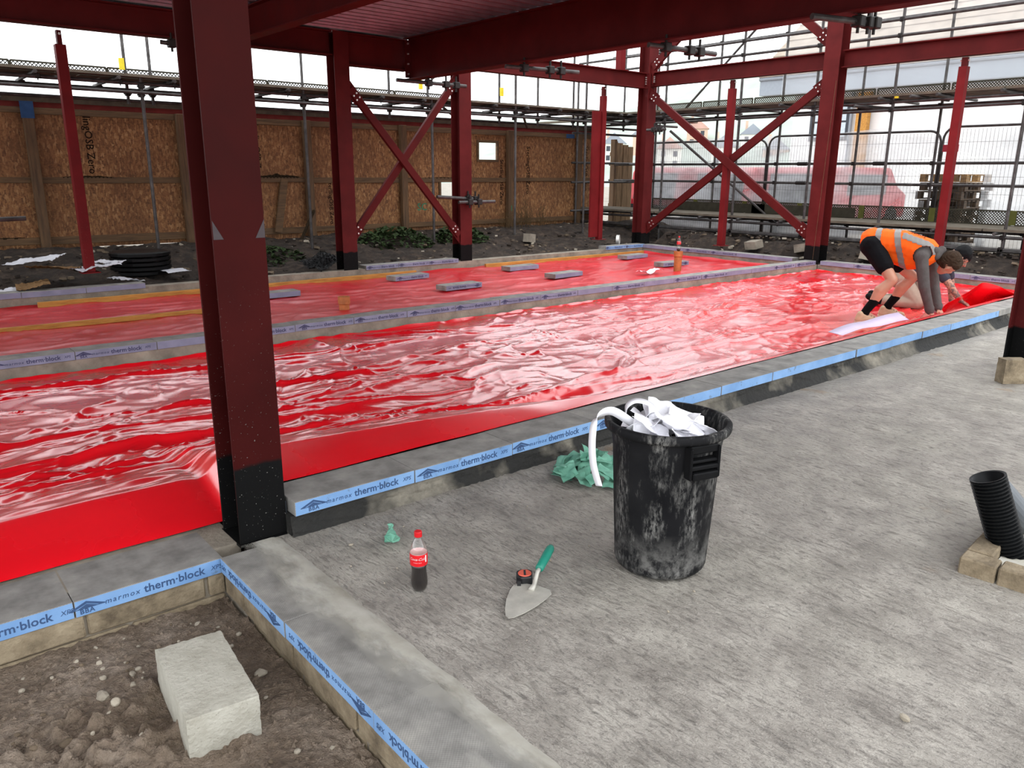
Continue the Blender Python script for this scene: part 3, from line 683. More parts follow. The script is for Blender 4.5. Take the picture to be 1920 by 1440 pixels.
def plank(name, label, p0, p1, w, h, mat, up=(0, 0, 1), group=None, cat='timber', bevel=.003):
    t = MB().bar((0, 0, 0), Vector(p1)-Vector(p0), w, h, up).build(name, mat, bevel=bevel); t.location = p0
    return tag(t, label, cat, group)
plank('timber_prop', 'short tan timber leaning on the fence left of the cross brace', (5.86, 13.42, .45), (6.05, 13.46, 1.36), .13, .05, 'timber_rail', (0, 1, 0))
plank('timber_stake', 'thin dark pole leaning against a fence post', (6.00, 12.9, .28), (6.52, 13.33, .82), .04, .04, 'dark_stain')
# timber boards standing at the fence end beside the corner column
t = thing('timber_palisade', 'weathered upright boards at the fence end beside the corner column', 'palisade', (14.9, 13.6, .1))
for k in range(4): W(MB().box((14.5+k*.19, 13.55+.01*(k % 2), .1), (14.67+k*.19, 13.6+.01*(k % 2), 2.25-.04*k)), 'board', 'timber_grey', t, bevel=.003)
W(MB().box((14.42, 13.42, .1), (14.5, 13.55, 2.28)), 'post', 'timber_fence', t)
for z in (.7, 1.9): W(MB().box((14.5, 13.6, z), (15.27, 13.65, z+.09)), 'rail', 'timber_grey', t)

# ------------------------------------------------------------ scaffolds
R_ = .0242
def coupler(t, p, s=.075):
    W(MB().box((p[0]-s/2, p[1]-s/2, p[2]-s/2), (p[0]+s/2, p[1]+s/2, p[2]+s/2)).tube((p[0]-s*.8, p[1], p[2]-s*.1), (p[0]+s*.8, p[1], p[2]-s*.1), .012, 5).tube((p[0], p[1], p[2]-s*1.0), (p[0], p[1], p[2]), .010, 5), 'coupler', 'coupler', t, bevel=.008)
def guard(t, axis, c, s0, s1, z0, z1, seed=0, h=.05):
    """brick guard panel: frame with a diagonal lattice"""
    mb = MB(); th = .008
    def P(s, z): return (s, c, z) if axis == 'x' else (c, s, z)
    up = (0, 1, 0) if axis == 'x' else (1, 0, 0)
    for a, b in (((s0, z0), (s1, z0)), ((s0, z1), (s1, z1)), ((s0, z0), (s0, z1)), ((s1, z0), (s1, z1))): mb.bar(P(*a), P(*b), .025, .012, up)
    H = z1-z0; s = s0-H
    while s < s1:
        for sg in (1, -1):
            a0, a1 = s, s+H
            zA, zB = (z0, z1) if sg > 0 else (z1, z0)
            u0 = max(0, (s0-a0)/H); u1 = min(1, (s1-a0)/H)
            if u1 > u0: mb.bar(P(a0+H*u0, zA+(zB-zA)*u0), P(a0+H*u1, zA+(zB-zA)*u1), th*1.5, .006, up)
        s += h
    W(mb, 'brick_guard', 'brick_guard', t, fix=False)
def scaffold_back():
    t = thing('tube_scaffold', 'tube scaffold walkway along the board fence at the back', 'scaffold', (6, 12.6, .2))
    zi = 2.70
    YI, YO = 12.1, 13.15
    for x, zt in ((1.05, 2.75), (3.45, 2.75), (8.27, 2.75), (10.2, 4.6), (12.1, 4.6), (5.85, 2.75), (13.95, 4.6)):
        W(MB().tube((x, YI, .12), (x, YI, zt), R_), 'standard', 'galv_tube', t); coupler(t, (x, YI, zi-.08)); coupler(t, (x, YI+.03, zi-.19))
        W(MB().box((x-.12, YI-.12, .16), (x+.12, YI+.12, .19)), 'sole_board', 'scaffold_board', t)
    for x in (-1.0, 1.3, 3.55, 3.90, 6.35, 8.05, 8.9, 10.65, 12.75, 11.7, 14.4):
        W(MB().tube((x, YO, 2.45), (x, YO, 5.0), R_), 'standard', 'galv_tube', t); coupler(t, (x, YO, zi-.1))
    for y, z in ((YI, zi-.05), (YO, zi-.05), (YI-.05, zi-.17), (YO+.03, zi-.20), (YO, 3.75), (12.55, zi-.12)):
        W(MB().tube((-4, y, z), (15, y, z), R_), 'ledger', 'galv_tube', t)
    k = 0
    for x in np.arange(-3.5, 14.8, .82):
        x = float(x)+RNG.uniform(-.12, .12)
        W(MB().tube((x, YI-.18, zi-.005), (x+.02, YO+.22, zi-.005), R_), 'transom', 'galv_tube', t); coupler(t, (x+.05, YI, zi-.04), .06); coupler(t, (x+.05, YO, zi-.04), .06); k += 1
    for j, y in enumerate((12.10, 12.335, 12.57, 12.805, 13.04)):
        x = -4.2+j*.3
        while x < 14.6:
            W(MB().box((x, y-.108, zi+.02+RNG.uniform(0, .006)), (x+3.3, y+.108, zi+.058)), 'scaffold_board', 'scaffold_board', t); x += 3.32
    for x0 in np.arange(-4, 9.3, 1.22): guard(t, 'x', YO+.04, float(x0), float(x0)+1.2, zi+.06, zi+.24)
    W(MB().box((-4, YO+.02, zi+.06), (9.2, YO+.035, zi+.13)), 'toe_board', 'brick_guard', t)
    for a, b in (((9.0, YO, 3.2), (9.7, YO, 3.75)), ((1.2, YI, 2.65), (1.9, YO, 2.45)), ((8.5, YI, 2.62), (9.6, YO, 2.5)), ((10.4, YI, 2.55), (11.4, YO, 2.42))):
        W(MB().tube(a, b, R_), 'brace_tube', 'galv_tube', t)
    for x, z in ((3.5, 2.92), (10.68, 3.0), (8.72, 3.0)): W(MB().box((x-.035, YO-.06, z), (x+.035, YO-.02, z+.16)), 'yellow_tag', 'yellow_plastic', t)
    W(MB().lathe([(0, 0), (.03, 0), (.03, .03), (0, .03)], 10, (6.4, 12.0, zi)), 'end_cap', 'yellow_plastic', t)
scaffold_back()
def scaffold_end():
    t = thing('tube_scaffold', 'tube scaffold with low and high walkways across the far end', 'scaffold', (13.9, 7, .2))
    XI, XO = 13.35, 14.45
    zl, zu = .68, 2.72
    for y in (11.05, 9.25, 7.72, 6.35, 4.42, 2.6): W(MB().tube((XI, y, .1), (XI, y, 6.0), R_), 'standard', 'galv_tube', t)
    for y in (12.2, 10.55, 9.05, 7.45, 6.05, 4.5, 3.0): W(MB().tube((XO, y, .1), (XO, y, 6.0), R_), 'standard', 'galv_tube', t)
    for x, z in ((XI, zl-.08), (XO, zl-.08), (XI, zl-.28), (XI, zu-.08), (XO, zu-.08), (XI, zu-.2), (XO, 1.34), (XO, 1.70), (XI, 3.64), (XI, 3.88), (XO, 3.55), (XO, 4.1), (XI, .42)):
        W(MB().tube((x, 1.5, z), (x, 13.6, z), R_), 'ledger', 'galv_tube', t)
        for y in ((11.05, 9.25, 7.72, 6.35, 4.42) if x == XI else (12.2, 10.55, 9.05, 7.45, 6.05, 4.5)):
            coupler(t, (x, y+.02, z), .07)
    for z, y0 in ((zl, 0), (zu, .2)):
        for y in np.arange(1.8+y0, 13, .9): W(MB().tube((XI-.2, float(y), z-.02), (XO+.2, float(y)+RNG.uniform(-.05, .05), z-.02), R_), 'transom', 'galv_tube', t)
        for j, x in enumerate((XI+.03, XI+.265, XI+.5, XI+.735, XI+.97)):
            y = 1.5-j*.4
            while y < 13: W(MB().box((x-.105, y, z+.006), (x+.105, y+3.2, z+.044)), 'scaffold_board', 'scaffold_board', t); y += 3.22
    for k, y0 in enumerate(np.arange(2.2, 12.2, 1.25)):
        guard(t, 'y', XO-.05, float(y0), float(y0)+1.2, zl+.05, zl+.27, h=.045); guard(t, 'y', XO-.05, float(y0), float(y0)+1.2, zu+.05, zu+.25, h=.045)
        W(MB().box((XO-.06, float(y0)-.06, zl+.05), (XO-.035, float(y0)+.04, zl+.28)), 'guard_strap', plain('strap_green', (84, 84, 40), .7) if k == 0 else 'strap_green', t)
    for y0 in (7.3, 9.2): W(MB().box((XO-.075, y0, zl+.05), (XO-.06, y0+2.2, zl+.23)), 'toe_board', 'brick_guard', t)
    for a, b in (((XI, 10.9, 2.35), (XO, 8.9, .5)), ((XO, 11.6, 2.7), (XO, 9.4, 4.6)), ((XI, 9.7, 4.7), (XI, 8.2, 6.0)), ((XI-.2, 6.9, 2.60), (XI+.6, 6.4, 2.56)), ((XI-.25, 7.3, 2.66), (XI+.5, 7.0, 2.62)), ((XI-.2, 6.0, 2.7), (XI+.5, 5.7, 2.66))):
        W(MB().tube(a, b, R_), 'brace_tube', 'galv_tube', t)
    for y, z in ((6.9, 1.7), (3.9, 1.7), (8.4, 1.7), (8.4, 1.34)): W(MB().tube((XO, y, z), (XO, y+.2, z), .036), 'sleeve_coupler', 'coupler', t)
    W(MB().lathe([(0, 0), (.035, .0), (.035, .03), (0, .03)], 10, (XI-.06, 6.28, zu-.03)), 'end_cap', 'yellow_plastic', t)
    # end return beside the corner column
    for z in (.68, 1.30, 1.72, 2.35): W(MB().tube((12.6, 13.0, z), (15.2, 13.0, z), R_), 'ledger', 'galv_tube', t)
    for x in (12.75, 13.6): W(MB().tube((x, 13.0, .1), (x, 13.0, 3.4), R_), 'standard', 'galv_tube', t)
scaffold_end()
def stub(label, p0, p1, cl):
    t = thing('scaffold_tube', label, 'tube', p0, 0, 'short tubes clamped to the steel')
    W(MB().tube(p0, p1, .026, 10), 'tube', 'galv_tube', t)
    for k in cl:
        p = Vector(p0).lerp(Vector(p1), k); coupler(t, p, .09)
        W(MB().tube(p+Vector((0, 0, -.09)), p+Vector((0, 0, .12)), .014, 6), 'clamp_bolt', 'coupler', t)
stub('short tube clamped under the deep beam beside the back beam', (6.25, 10.0, 2.74), (7.35, 9.85, 2.72), (.45, .7, .85))
stub('short tube clamped under the deep beam left of the corner column', (6.45, 7.85, 2.74), (7.4, 7.55, 2.72), (.25, .6, .75))
stub('short tube clamped under the deep beam in front of the corner column', (6.45, 5.6, 2.74), (7.35, 5.45, 2.72), (.25, .6, .75))
stub('short tube clamped under the deep beam over the tall far column', (6.3, 3.75, 2.74), (7.0, 3.55, 2.74), (.7, .85, .95))
stub('tube clamped across the column right of the left cross brace, long one', (7.15, 10.36, 1.13), (7.95, 10.36, 1.08), (.75, .93))
stub('tube clamped across the column right of the left cross brace, lower one', (7.52, 10.30, 1.04), (8.25, 10.30, 1.04), (.3, .55))
stub('tube end clamped to a column at the left edge', (.6, 10.2, .96), (1.55, 10.2, .98), (.3,))
stub('tube stub clamped under the back beam left of the nearest column', (3.25, 10.45, 2.98), (3.55, 10.35, 2.95), (.4,))
stub('tube stub clamped to the corner column below its beam', (12.05, 10.40, 2.30), (12.05, 9.95, 2.30), (.4, .7))
stub('tube standard at the left edge by the back kerb', (.72, 10.75, .1), (.70, 10.75, 1.2), (.95,))

# ------------------------------------------------------------ beyond the scaffold
t = NT('clear_sheet'); tr = t.n.new('ShaderNodeBsdfTransparent'); tl = t.n.new('ShaderNodeBsdfTranslucent'); mx = t.n.new('ShaderNodeMixShader'); m2 = t.n.new('ShaderNodeMixShader')
t.col((.86, .88, .9, 1)).rough(.35); tl.inputs[0].default_value = (.9, .92, .95, 1)
t.link(t.b.outputs[0], m2.inputs[1]); t.link(tl.outputs[0], m2.inputs[2]); m2.inputs[0].default_value = .45
n = t.noise(1.3, 4, .55, None, (1, .7, 1.6), .6); t.link(t.ramp(n, [(.32, (.26,)*3+(1,)), (.68, (.70,)*3+(1,))]), mx.inputs[0])
t.link(tr.outputs[0], mx.inputs[1]); t.link(m2.outputs[0], mx.inputs[2]); t.link(mx.outputs[0], t.out.inputs[0]); MATS['clear_sheet'] = t.m
def heras(label, y0, y1, zb, zt, X=15.1, sign=False):
    t = thing('mesh_fence_panel', label, 'fence panel', (X, (y0+y1)/2, zb), 0, 'temporary mesh fence panels'); r = .2
    pts = [(X, y0, zb), (X, y0, zt-r)]+[(X, y0+r-r*math.cos(a), zt-r+r*math.sin(a)) for a in np.linspace(.2, PI/2, 5)]
    pts += [(X, y1-r+r*math.sin(a), zt-r+r*math.cos(a)) for a in np.linspace(0, PI/2-.2, 5)]+[(X, y1, zt-r), (X, y1, zb)]
    W(MB().path(pts, .021, 8), 'frame', 'galv_tube', t, smooth=True)
    mb = MB()
    for y in np.arange(y0+.05, y1, .062): mb.tube((X, float(y), zb+.1), (X, float(y), zt-.04), .0022, 3)
    for z in np.arange(zb+.12, zt, .29): mb.tube((X, y0, float(z)), (X, y1, float(z)), .0025, 3)
    o = W(mb, 'wire_mesh', 'galv_tube', t, fix=False); o['kind'] = 'stuff'
    if sign: W(MB().box((X-.03, y1-.28, zt-.42), (X-.02, y1-.02, zt-.3)), 'tag', plain('tag_red', (170, 30, 50), .5), t)
for i, (a, b, lab) in enumerate(((9.72, 13.2, 'mesh fence panel behind the far cross brace'), (6.25, 9.68, 'mesh fence panel between the tall column and the slim post'), (2.75, 6.21, 'mesh fence panel at the right, behind the pallets'), (-.8, 2.71, 'mesh fence panel beyond the right edge'))):
    heras(lab, a, b, .2, 2.2+.06*i, sign=(i == 2))
def sheeting():
    us = np.linspace(0, 1, 120); vs = np.linspace(0, 1, 34); U, V = np.meshgrid(us, vs, indexing='ij')
    Y = 13.3-16*U; Z = .22+(2.0+.25*U+.08*noise2(U*9, U*0, 201))*V
    # a gap where the sheet has been pulled aside
    X = 15.20+.05*fbm(U*14+V*3, V*5, 202, 3)+.06*V*(1-V)
    mb = MB(); P = np.stack([X, Y, Z], -1); nu, nv = U.shape
    mb.v = [tuple(p) for p in P.reshape(-1, 3).tolist()]
    for i in range(nu-1):
        for j in range(nv-1):
            y = P[i, j, 1]; z = P[i, j, 2]
            if 5.62 < y < 6.75+.2*math.sin(z*5) and .3 < z < 1.95-.35*abs(y-6.15): continue
            mb.f.append((i*nv+j, (i+1)*nv+j, (i+1)*nv+j+1, i*nv+j+1)); mb.mi.append(0)
    tag(mb.build('plastic_sheet', 'clear_sheet', smooth=True, fix=False), 'translucent white plastic sheet hung on the mesh fence', 'sheet')
sheeting()
t = NT('netting'); tr = t.n.new('ShaderNodeBsdfTransparent'); mx = t.n.new('ShaderNodeMixShader'); t.col((.85, .87, .9, 1)).rough(.6)
mx.inputs[0].default_value = .30; t.link(tr.outputs[0], mx.inputs[1]); t.link(t.b.outputs[0], mx.inputs[2]); t.link(mx.outputs[0], t.out.inputs[0]); MATS['netting'] = t.m
def monoflex():
    us = np.linspace(0, 1, 80); vs = np.linspace(0, 1, 24); U, V = np.meshgrid(us, vs, indexing='ij')
    P = np.stack([14.62+.04*fbm(U*9, V*4, 211, 3), 9.2-9.5*U, 2.95+3.2*V], -1)
    tag(MB().grid(P).build('debris_netting', 'netting', smooth=True, fix=False), 'pale translucent debris netting on the upper scaffold at the right', 'netting')
plain('car_red', (170, 24, 34), .35, .08, 3); plain('car_glass', (26, 28, 32), .15, .1); plain('tyre', (24, 24, 25), .8); plain('white_render', (232, 232, 230), .85, .04, 2)
plain('roof_tile', (158, 146, 132), .85, .2, 3); plain('fascia_grey', (140, 148, 156), .6, .05); plain('frame_dark', (50, 54, 62), .5)
def van(label, y, x, L=1.7, h=1.5, d=3.6):
    t = thing('red_van', label, 'van', (x, y, .16), 0, 'red vans behind the sheet')
    prof = [(0, .35), (0, .75), (.12, 1.4), (.3, h), (d-.9, h), (d-.5, 1.1), (d, .9), (d, .35)]
    mb = MB().prism([(a, b) for a, b in prof], -L/2, L/2, 1); 
    mb.build('body', 'car_red', t, bevel=.04)
    MB().prism([(-.012, .70), (.015, .70), (.125, 1.36), (.095, 1.36)], -L*.40, L*.40, 1).build('rear_window', 'car_glass', t)
    MB().box((.7, -L/2-.008, .9), (2.5, -L/2+.01, 1.35)).build('side_window', 'car_glass', t)
    for wx in (.65, d-.7):
        for s in (-1, 1): MB().tube((wx, s*(L/2-.2), .32), (wx, s*(L/2+.01), .32), .32, 18).build('wheel', 'tyre', t)
    for s in (-1, 1): MB().box((-.03, s*L*.45-.05, .52), (.03, s*L*.45+.05, .68)).build('tail_light', 'tag_red', t)
    MB().box((-.06, -L*.47, .38), (.04, L*.47, .56)).build('bumper', 'tyre', t)
van('red van behind the plastic sheet, left of the cross brace centre', 13.75, 16.3)
van('red van behind the plastic sheet, at the cross brace centre', 11.75, 16.3)
van('red van behind the plastic sheet, right of the cross brace centre', 9.72, 16.3)
def pallets():
    wood('pallet_dark', (48, 36, 28), (92, 72, 52), (.5, .5, 3))
    words = ['lowest', 'second lowest', 'third lowest', 'fourth from the bottom', 'fifth from the bottom', 'sixth from the bottom', 'third from the top', 'second from the top']
    for k in range(9):
        z = .165+k*.152; y = 6.22+RNG.uniform(-.05, .05); x = 15.95+RNG.uniform(-.03, .03); m = 'pallet_wood' if k == 8 else 'pallet_dark'
        t = thing('wooden_pallet', 'pale wooden pallet topping the dark stack behind the slim post' if k == 8 else 'dark wooden pallet, %s of the stack behind the slim post' % words[k], 'pallet', (x, y, z), RNG.uniform(-.05, .05), 'stacked pallets')
        for i in range(7): MB().box((-.6+i*.185, -.4, .12), (-.5+i*.185, .4, .142)).build('top_slat', m, t)
        for i in range(3): MB().box((-.6, -.4+i*.35, .0), (.6, -.3+i*.35, .02)).build('bottom_slat', m, t)
        for i in range(3):
            for j in range(3): MB().box((-.6+i*.535, -.4+j*.35, .02), (-.47+i*.535, -.3+j*.35, .12)).build('foot_block', m, t)
pallets()
def white_house():
    X0 = 24.
    t = thing('white_house', 'large white rendered house with pale tiled roof behind the netting', 'house', (X0, 6, .16))
    W(MB().box((X0, -8, .16), (X0+9, 14.6, 4.2)), 'wall', 'white_render', t)
    W(MB().box((X0-.5, -8.3, 3.95), (X0+.02, 15.6, 4.5)), 'eaves', 'fascia_grey', t)
    W(MB().tube((X0-.52, -8.3, 4.45), (X0-.52, 15.6, 4.45), .06), 'gutter', 'fascia_grey', t)
    mb = MB().prism([(X0-.6, 4.5), (X0-.6, 4.6), (X0+4.5, 8.6), (X0+9.6, 4.6), (X0+9.6, 4.5)], -8.3, 15.6, 1); W(mb, 'roof', 'roof_tile', t)
    # courses of tiles on the slope that faces the site
    sl = Vector((5.1, 0, 4.0)); L = sl.length; d = sl/L; n = Vector((-d.z, 0, d.x))
    for k in range(14):
        a = Vector((X0-.6, 0, 4.62))+d*(k*.45)+n*.02
        b = a+d*.46-n*.03
        W(MB().add([(a.x, -8.3, a.z), (a.x, 15.6, a.z), (b.x, 15.6, b.z), (b.x, -8.3, b.z), (a.x+n.x*-.03, -8.3, a.z-.03), (a.x+n.x*-.03, 15.6, a.z-.03)], [(0, 1, 2, 3), (0, 4, 5, 1)]), 'tile_course', 'roof_tile', t, fix=False)
    for y0, y1, z0, z1 in ((12.75, 13.9, 2.6, 3.55), (4.2, 5.4, 2.2, 3.5)):
        w = W(MB().box((X0-.03, y0-.08, z0-.08), (X0+.05, y1+.08, z1+.08)), 'window', 'frame_dark', t)
        for i in range(2):
            for j in range(2):
                a = y0+i*(y1-y0)/2+.03; b = z0+j*(z1-z0)/2+.03
                W(MB().box((X0-.05, a, b), (X0-.02, a+(y1-y0)/2-.06, b+(z1-z0)/2-.06)), 'pane', plain('pane_pale', (186, 198, 206), .12) if 'pane_pale' not in MATS else 'pane_pale', w)
    W(MB().box((X0-.3, 12.0, .16), (X0-.1, 12.35, 4.3)), 'timber_post', 'timber_yellow', t)
    W(MB().path([(X0-.5, 12.9, 4.4), (X0-.1, 12.6, 4.1), (X0-.1, 12.6, .2)], .05), 'downpipe', 'fascia_grey', t)
white_house()
def hillside():
    th = np.linspace(math.radians(22), math.radians(75), 90); rr = np.linspace(110, 420, 50); T, Rr = np.meshgrid(th, rr, indexing='ij')
    X = Rr*np.cos(T); Y = Rr*np.sin(T)
    Z = -2+(50*ss(110, 400, Rr))*(.55+.45*ss(math.radians(46), math.radians(30), T))*(1-.45*ss(math.radians(48), math.radians(66), T))+2.5*fbm(X*.03, Y*.03, 221, 3)
    plain('hill_hazed', (158, 166, 156), .95, .2, .05); o = MB().grid(np.stack([X, Y, Z], -1)).build('hill', 'hill_hazed', smooth=True, fix=False); tag(o, 'wooded green hillside in the distance', kind='structure')  # distance haze is put into the hill's pale base colour
    plain('house_white', (226, 222, 212), .9, .05, .3); plain('house_brick', (200, 172, 152), .9, .1, .3); plain('slate', (140, 144, 152), .8, .1, .3); plain('roof_red', (186, 150, 138), .8, .1, .3)
    spots = [(43, 190, 'house_white', 'slate', 'white gabled house on the hill, leftmost of the far houses'), (41, 205, 'house_brick', 'slate', 'brick gabled house with slate roof on the hillside'), (39.2, 182, 'house_white', 'roof_red', 'white house with red roof on the hillside'),
             (37.4, 215, 'house_brick', 'roof_red', 'brick house with red roof right of the slim far post'), (35.6, 185, 'house_white', 'slate', 'white house with slate roof between the scaffold tubes'), (33.8, 205, 'house_white', 'slate', 'white slate roofed house near the large white house'), (32.2, 180, 'house_brick', 'slate', 'brick slate roofed house beside the large white house')]
    for a, d, wm, rm, lab in spots:
        a = math.radians(a); x, y = d*math.cos(a), d*math.sin(a); z = -2+50*float(ss(110, 400, np.array(d)))*.8
        t = thing('hill_house', lab, 'house', (x, y, z-3), a, 'houses on the hill'); t.scale = (.75, .75, .75)
        MB().box((-3, -3.4, 0), (3, 3.4, 7.5)).build('wall', wm, t)
        MB().prism([(-3.8, 7.4), (0, 10.6), (3.8, 7.4)], -3.5, 3.5, 0).build('roof', rm, t)
        for yy in (-1.7, 1.7):
            for zz in (5.2, 2.5): MB().box((-3.06, yy-.6, zz), (-2.95, yy+.6, zz+1.5)).build('window', 'frame_dark', t)
        MB().box((-.5, 1.5, 9), (.5, 2.3, 11.6)).build('chimney', 'house_brick', t)
hillside()
monoflex()
# ------------------------------------------------------------ loose blocks, battens and pipes in the far bay
def loose_blocks():
    data = [(6.17, 9.72, .10, 'loose lettered insulation block on the far membrane below the left cross brace', '-Y'), (6.20, 8.50, .05, 'loose insulation block nearest the middle kerb, its lettering upside down', '-Yflip'),
            (8.24, 9.63, .02, 'loose plain grey insulation block in the middle of the far bay, further row', None), (8.18, 8.55, .08, 'loose plain grey insulation block in the middle of the far bay, nearer row', None),
            (3.93, 9.28, -.02, 'loose plain grey insulation block just right of the nearest column', None), (11.04, 9.72, .06, 'loose plain grey insulation block by the far corner, further row', None), (10.68, 8.53, -.08, 'loose grey insulation block behind the clay pipe with the bottle', '-Yflip')]
    me = block_mesh(.62, .22, .065, 'xps_lilac')
    for x, y, rz, lab, f in data:
        o = bpy.data.objects.new('insulation_block', me); C.objects.link(o); o.location = (x, y, FLOOR+.038); o.rotation_euler = (0, 0, rz)
        tag(o, lab, 'insulation block', 'loose insulation blocks on the far membrane')
        if f: put_mesh('lettering', PRINT2, 'print_ink_grey', o, FX[f]((0, -.1105, .0325)))
loose_blocks()
plank('timber_batten', 'long thin yellow timber batten lying across the far bay at left', (-2.2, 8.93, -.0), (2.95, 8.76, -.0), .045, .05, 'timber_yellow')
plank('timber_batten', 'yellow timber batten along the back kerb behind the nearest column', (1.55, 10.28, -.0), (3.95, 10.24, .0), .045, .07, 'timber_yellow')
plank('timber_batten', 'yellow timber batten along the back kerb left of the cross brace', (4.25, 10.22, -.0), (6.65, 10.25, .0), .045, .07, 'timber_yellow')
plank('timber_batten', 'long yellow timber batten along the back kerb towards the corner column', (8.05, 10.30, -.0), (12.0, 10.30, .0), .045, .07, 'timber_yellow')
plain('clay_pipe', (176, 104, 52), .55, .25, 14); plain('pipe_inside', (60, 34, 20), .8)
def clay_pipe(label, x, y, r, h, mat='clay_pipe'):
    t = thing('clay_pipe', label, 'pipe', (x, y, FLOOR-.02))
    MB().lathe([(r, 0), (r, h-.09), (r*1.16, h-.08), (r*1.16, h), (r*.95, h), (r*.9, h-.15), (r*.9, 0)], 24).build('pipe', mat, t, smooth=False)
    MB().lathe([(0, .02), (r*.9, .02)], 16).build('inner_floor', 'pipe_inside', t)
clay_pipe('short rust stained pipe stub by the middle kerb behind the nearest column', 4.19, 7.95, .058, .20)
clay_pipe('taller orange clay pipe with a bottle standing on it', 10.2, 8.02, .062, .36)
# ------------------------------------------------------------ bottles
tg = NT('pet_clear'); tr = tg.n.new('ShaderNodeBsdfTransparent'); mx = tg.n.new('ShaderNodeMixShader'); lw = tg.n.new('ShaderNodeLayerWeight'); lw.inputs[0].default_value = .35; gl = tg.n.new('ShaderNodeBsdfGlossy'); gl.inputs['Roughness'].default_value = .08
tg.link(tg.ramp(lw.outputs[1], [(0, (.05,)*3+(1,)), (1, (.45,)*3+(1,))]), mx.inputs[0]); tg.link(tr.outputs[0], mx.inputs[1]); tg.link(gl.outputs[0], mx.inputs[2]); tg.link(mx.outputs[0], tg.out.inputs[0]); MATS['pet_clear'] = tg.m
plain('cola_dark', (18, 8, 6), .08, .1); plain('label_red', (218, 16, 30), .35, .05, 3); plain('cap_red', (206, 18, 28), .35, .05); plain('letter_white', (240, 238, 236), .5, .02); plain('cola_foam', (190, 150, 140), .3)
def bottle(label, loc, full, rz=0.):
    t = thing('cola_bottle', label, 'bottle', loc, rz)
    prof = [(.0, .004), (.012, .002), (.020, .0), (.026, .004), (.0315, .018), (.0325, .035), (.031, .055), (.0285, .075), (.0290, .092), (.0318, .105), (.0325, .12), (.0325, .155), (.0318, .165), (.027, .182), (.020, .198), (.0145, .208), (.0125, .214), (.0125, .222)]
    MB().lathe(prof, 28).build('body', 'pet_clear', t, smooth=True)
    li = [(max(0, r-.0016), z+.0022) for r, z in prof if z <= full]+[(0, full)]
    MB().lathe(li, 28).build('cola', 'cola_dark', t, smooth=True)
    MB().lathe([(.0, full+.0005), (.0295, full+.0005), (.0295, full+.014), (0, full+.014)], 20).build('foam', 'cola_foam', t) if full > .1 else None
    lb = MB().lathe([(.0329, .108), (.0331, .109), (.0331, .152), (.0329, .153)], 32).build('label', 'label_red', t, smooth=True)
    MB().lathe([(.0318, .107), (.0318, .154)], 32).build('label_back', plain('label_back', (226, 190, 186), .7) if 'label_back' not in MATS else 'label_back', t, smooth=True)
    def wrap(s, size, z, a0, shear, name):
        me = text_mesh(s, size, shear, .012); mb = MB()
        vs = []
        for v in me.vertices:
            a = a0+v.co.x/.0334; vs.append((.0334*math.cos(a), .0334*math.sin(a), z+v.co.y))
        mb.add(vs, [tuple(p.vertices) for p in me.polygons]); mb.build(name, 'letter_white', lb, fix=False)
    a = -PI/2-.05
    wrap('Coca-Cola', .0150, .137, a, .35, 'lettering'); wrap('ORIGINAL TASTE', .0042, .123, a, 0, 'lettering'); wrap('Coca-Cola', .0175, .136, a+PI, .35, 'lettering')
    mb = MB(); 
    for k in range(6): 
        a1 = a+.95+k*.03; mb.add([(.0333*math.cos(a1), .0333*math.sin(a1), .122), (.0333*math.cos(a1+.03), .0333*math.sin(a1+.03), .122), (.0333*math.cos(a1+.03), .0333*math.sin(a1+.03), .149), (.0333*math.cos(a1), .0333*math.sin(a1), .149)], [(0, 1, 2, 3)])
    mb.build('white_panel', 'letter_white', lb, fix=False)
    MB().lathe([(.0, .236), (.013, .236), (.0145, .234), (.0148, .219), (.0148, .216), (.012, .216)], 24).build('cap', 'cap_red', t, smooth=False)
    return t
bottle('half full cola bottle with red label standing on the concrete slab', (1.428, 2.23, -.003), .105, math.radians(-40))
bottle('small cola bottle standing on the orange clay pipe', (10.2, 8.02, FLOOR-.02+.362), .05, math.radians(-40))
# a rim disc keeps the bottle on the pipe
# ------------------------------------------------------------ black bin and white strips
t = NT('bin_black'); n = t.noise(11, 6, .7, None, (1, 1, .3)); n2 = t.noise(70, 4, .7, None, (1, 1, .4)); zz = t.xyz()[2]
base = t.ramp(t.noise(5, 4), [(.3, (.008, .008, .009, 1)), (.7, (.017, .017, .018, 1))])
dust = t.math('MULTIPLY', t.ramp(n, [(.48, (0, 0, 0, 1)), (.70, (1, 1, 1, 1))]), t.ramp(n2, [(.42, (0, 0, 0, 1)), (.66, (.8, .8, .8, 1))]))
low = t.math('MULTIPLY', t.ramp(zz, [(.0, (1, 1, 1, 1)), (.2, (0, 0, 0, 1))]), t.ramp(t.noise(14, 6, .7), [(.42, (0, 0, 0, 1)), (.6, (.6, .6, .6, 1))]))
t.col(t.mix(t.math('MAXIMUM', dust, low), base, (.34, .33, .31, 1))).rough(t.math('ADD', t.math('MULTIPLY', dust, .3), .5)).set(Specular_IOR_Level=.05); MATS['bin_black'] = t.m
plain('bin_plain', (20, 20, 21), .55, .2, 20, Specular_IOR_Level=.08)
BX, BY = 2.293, 1.805
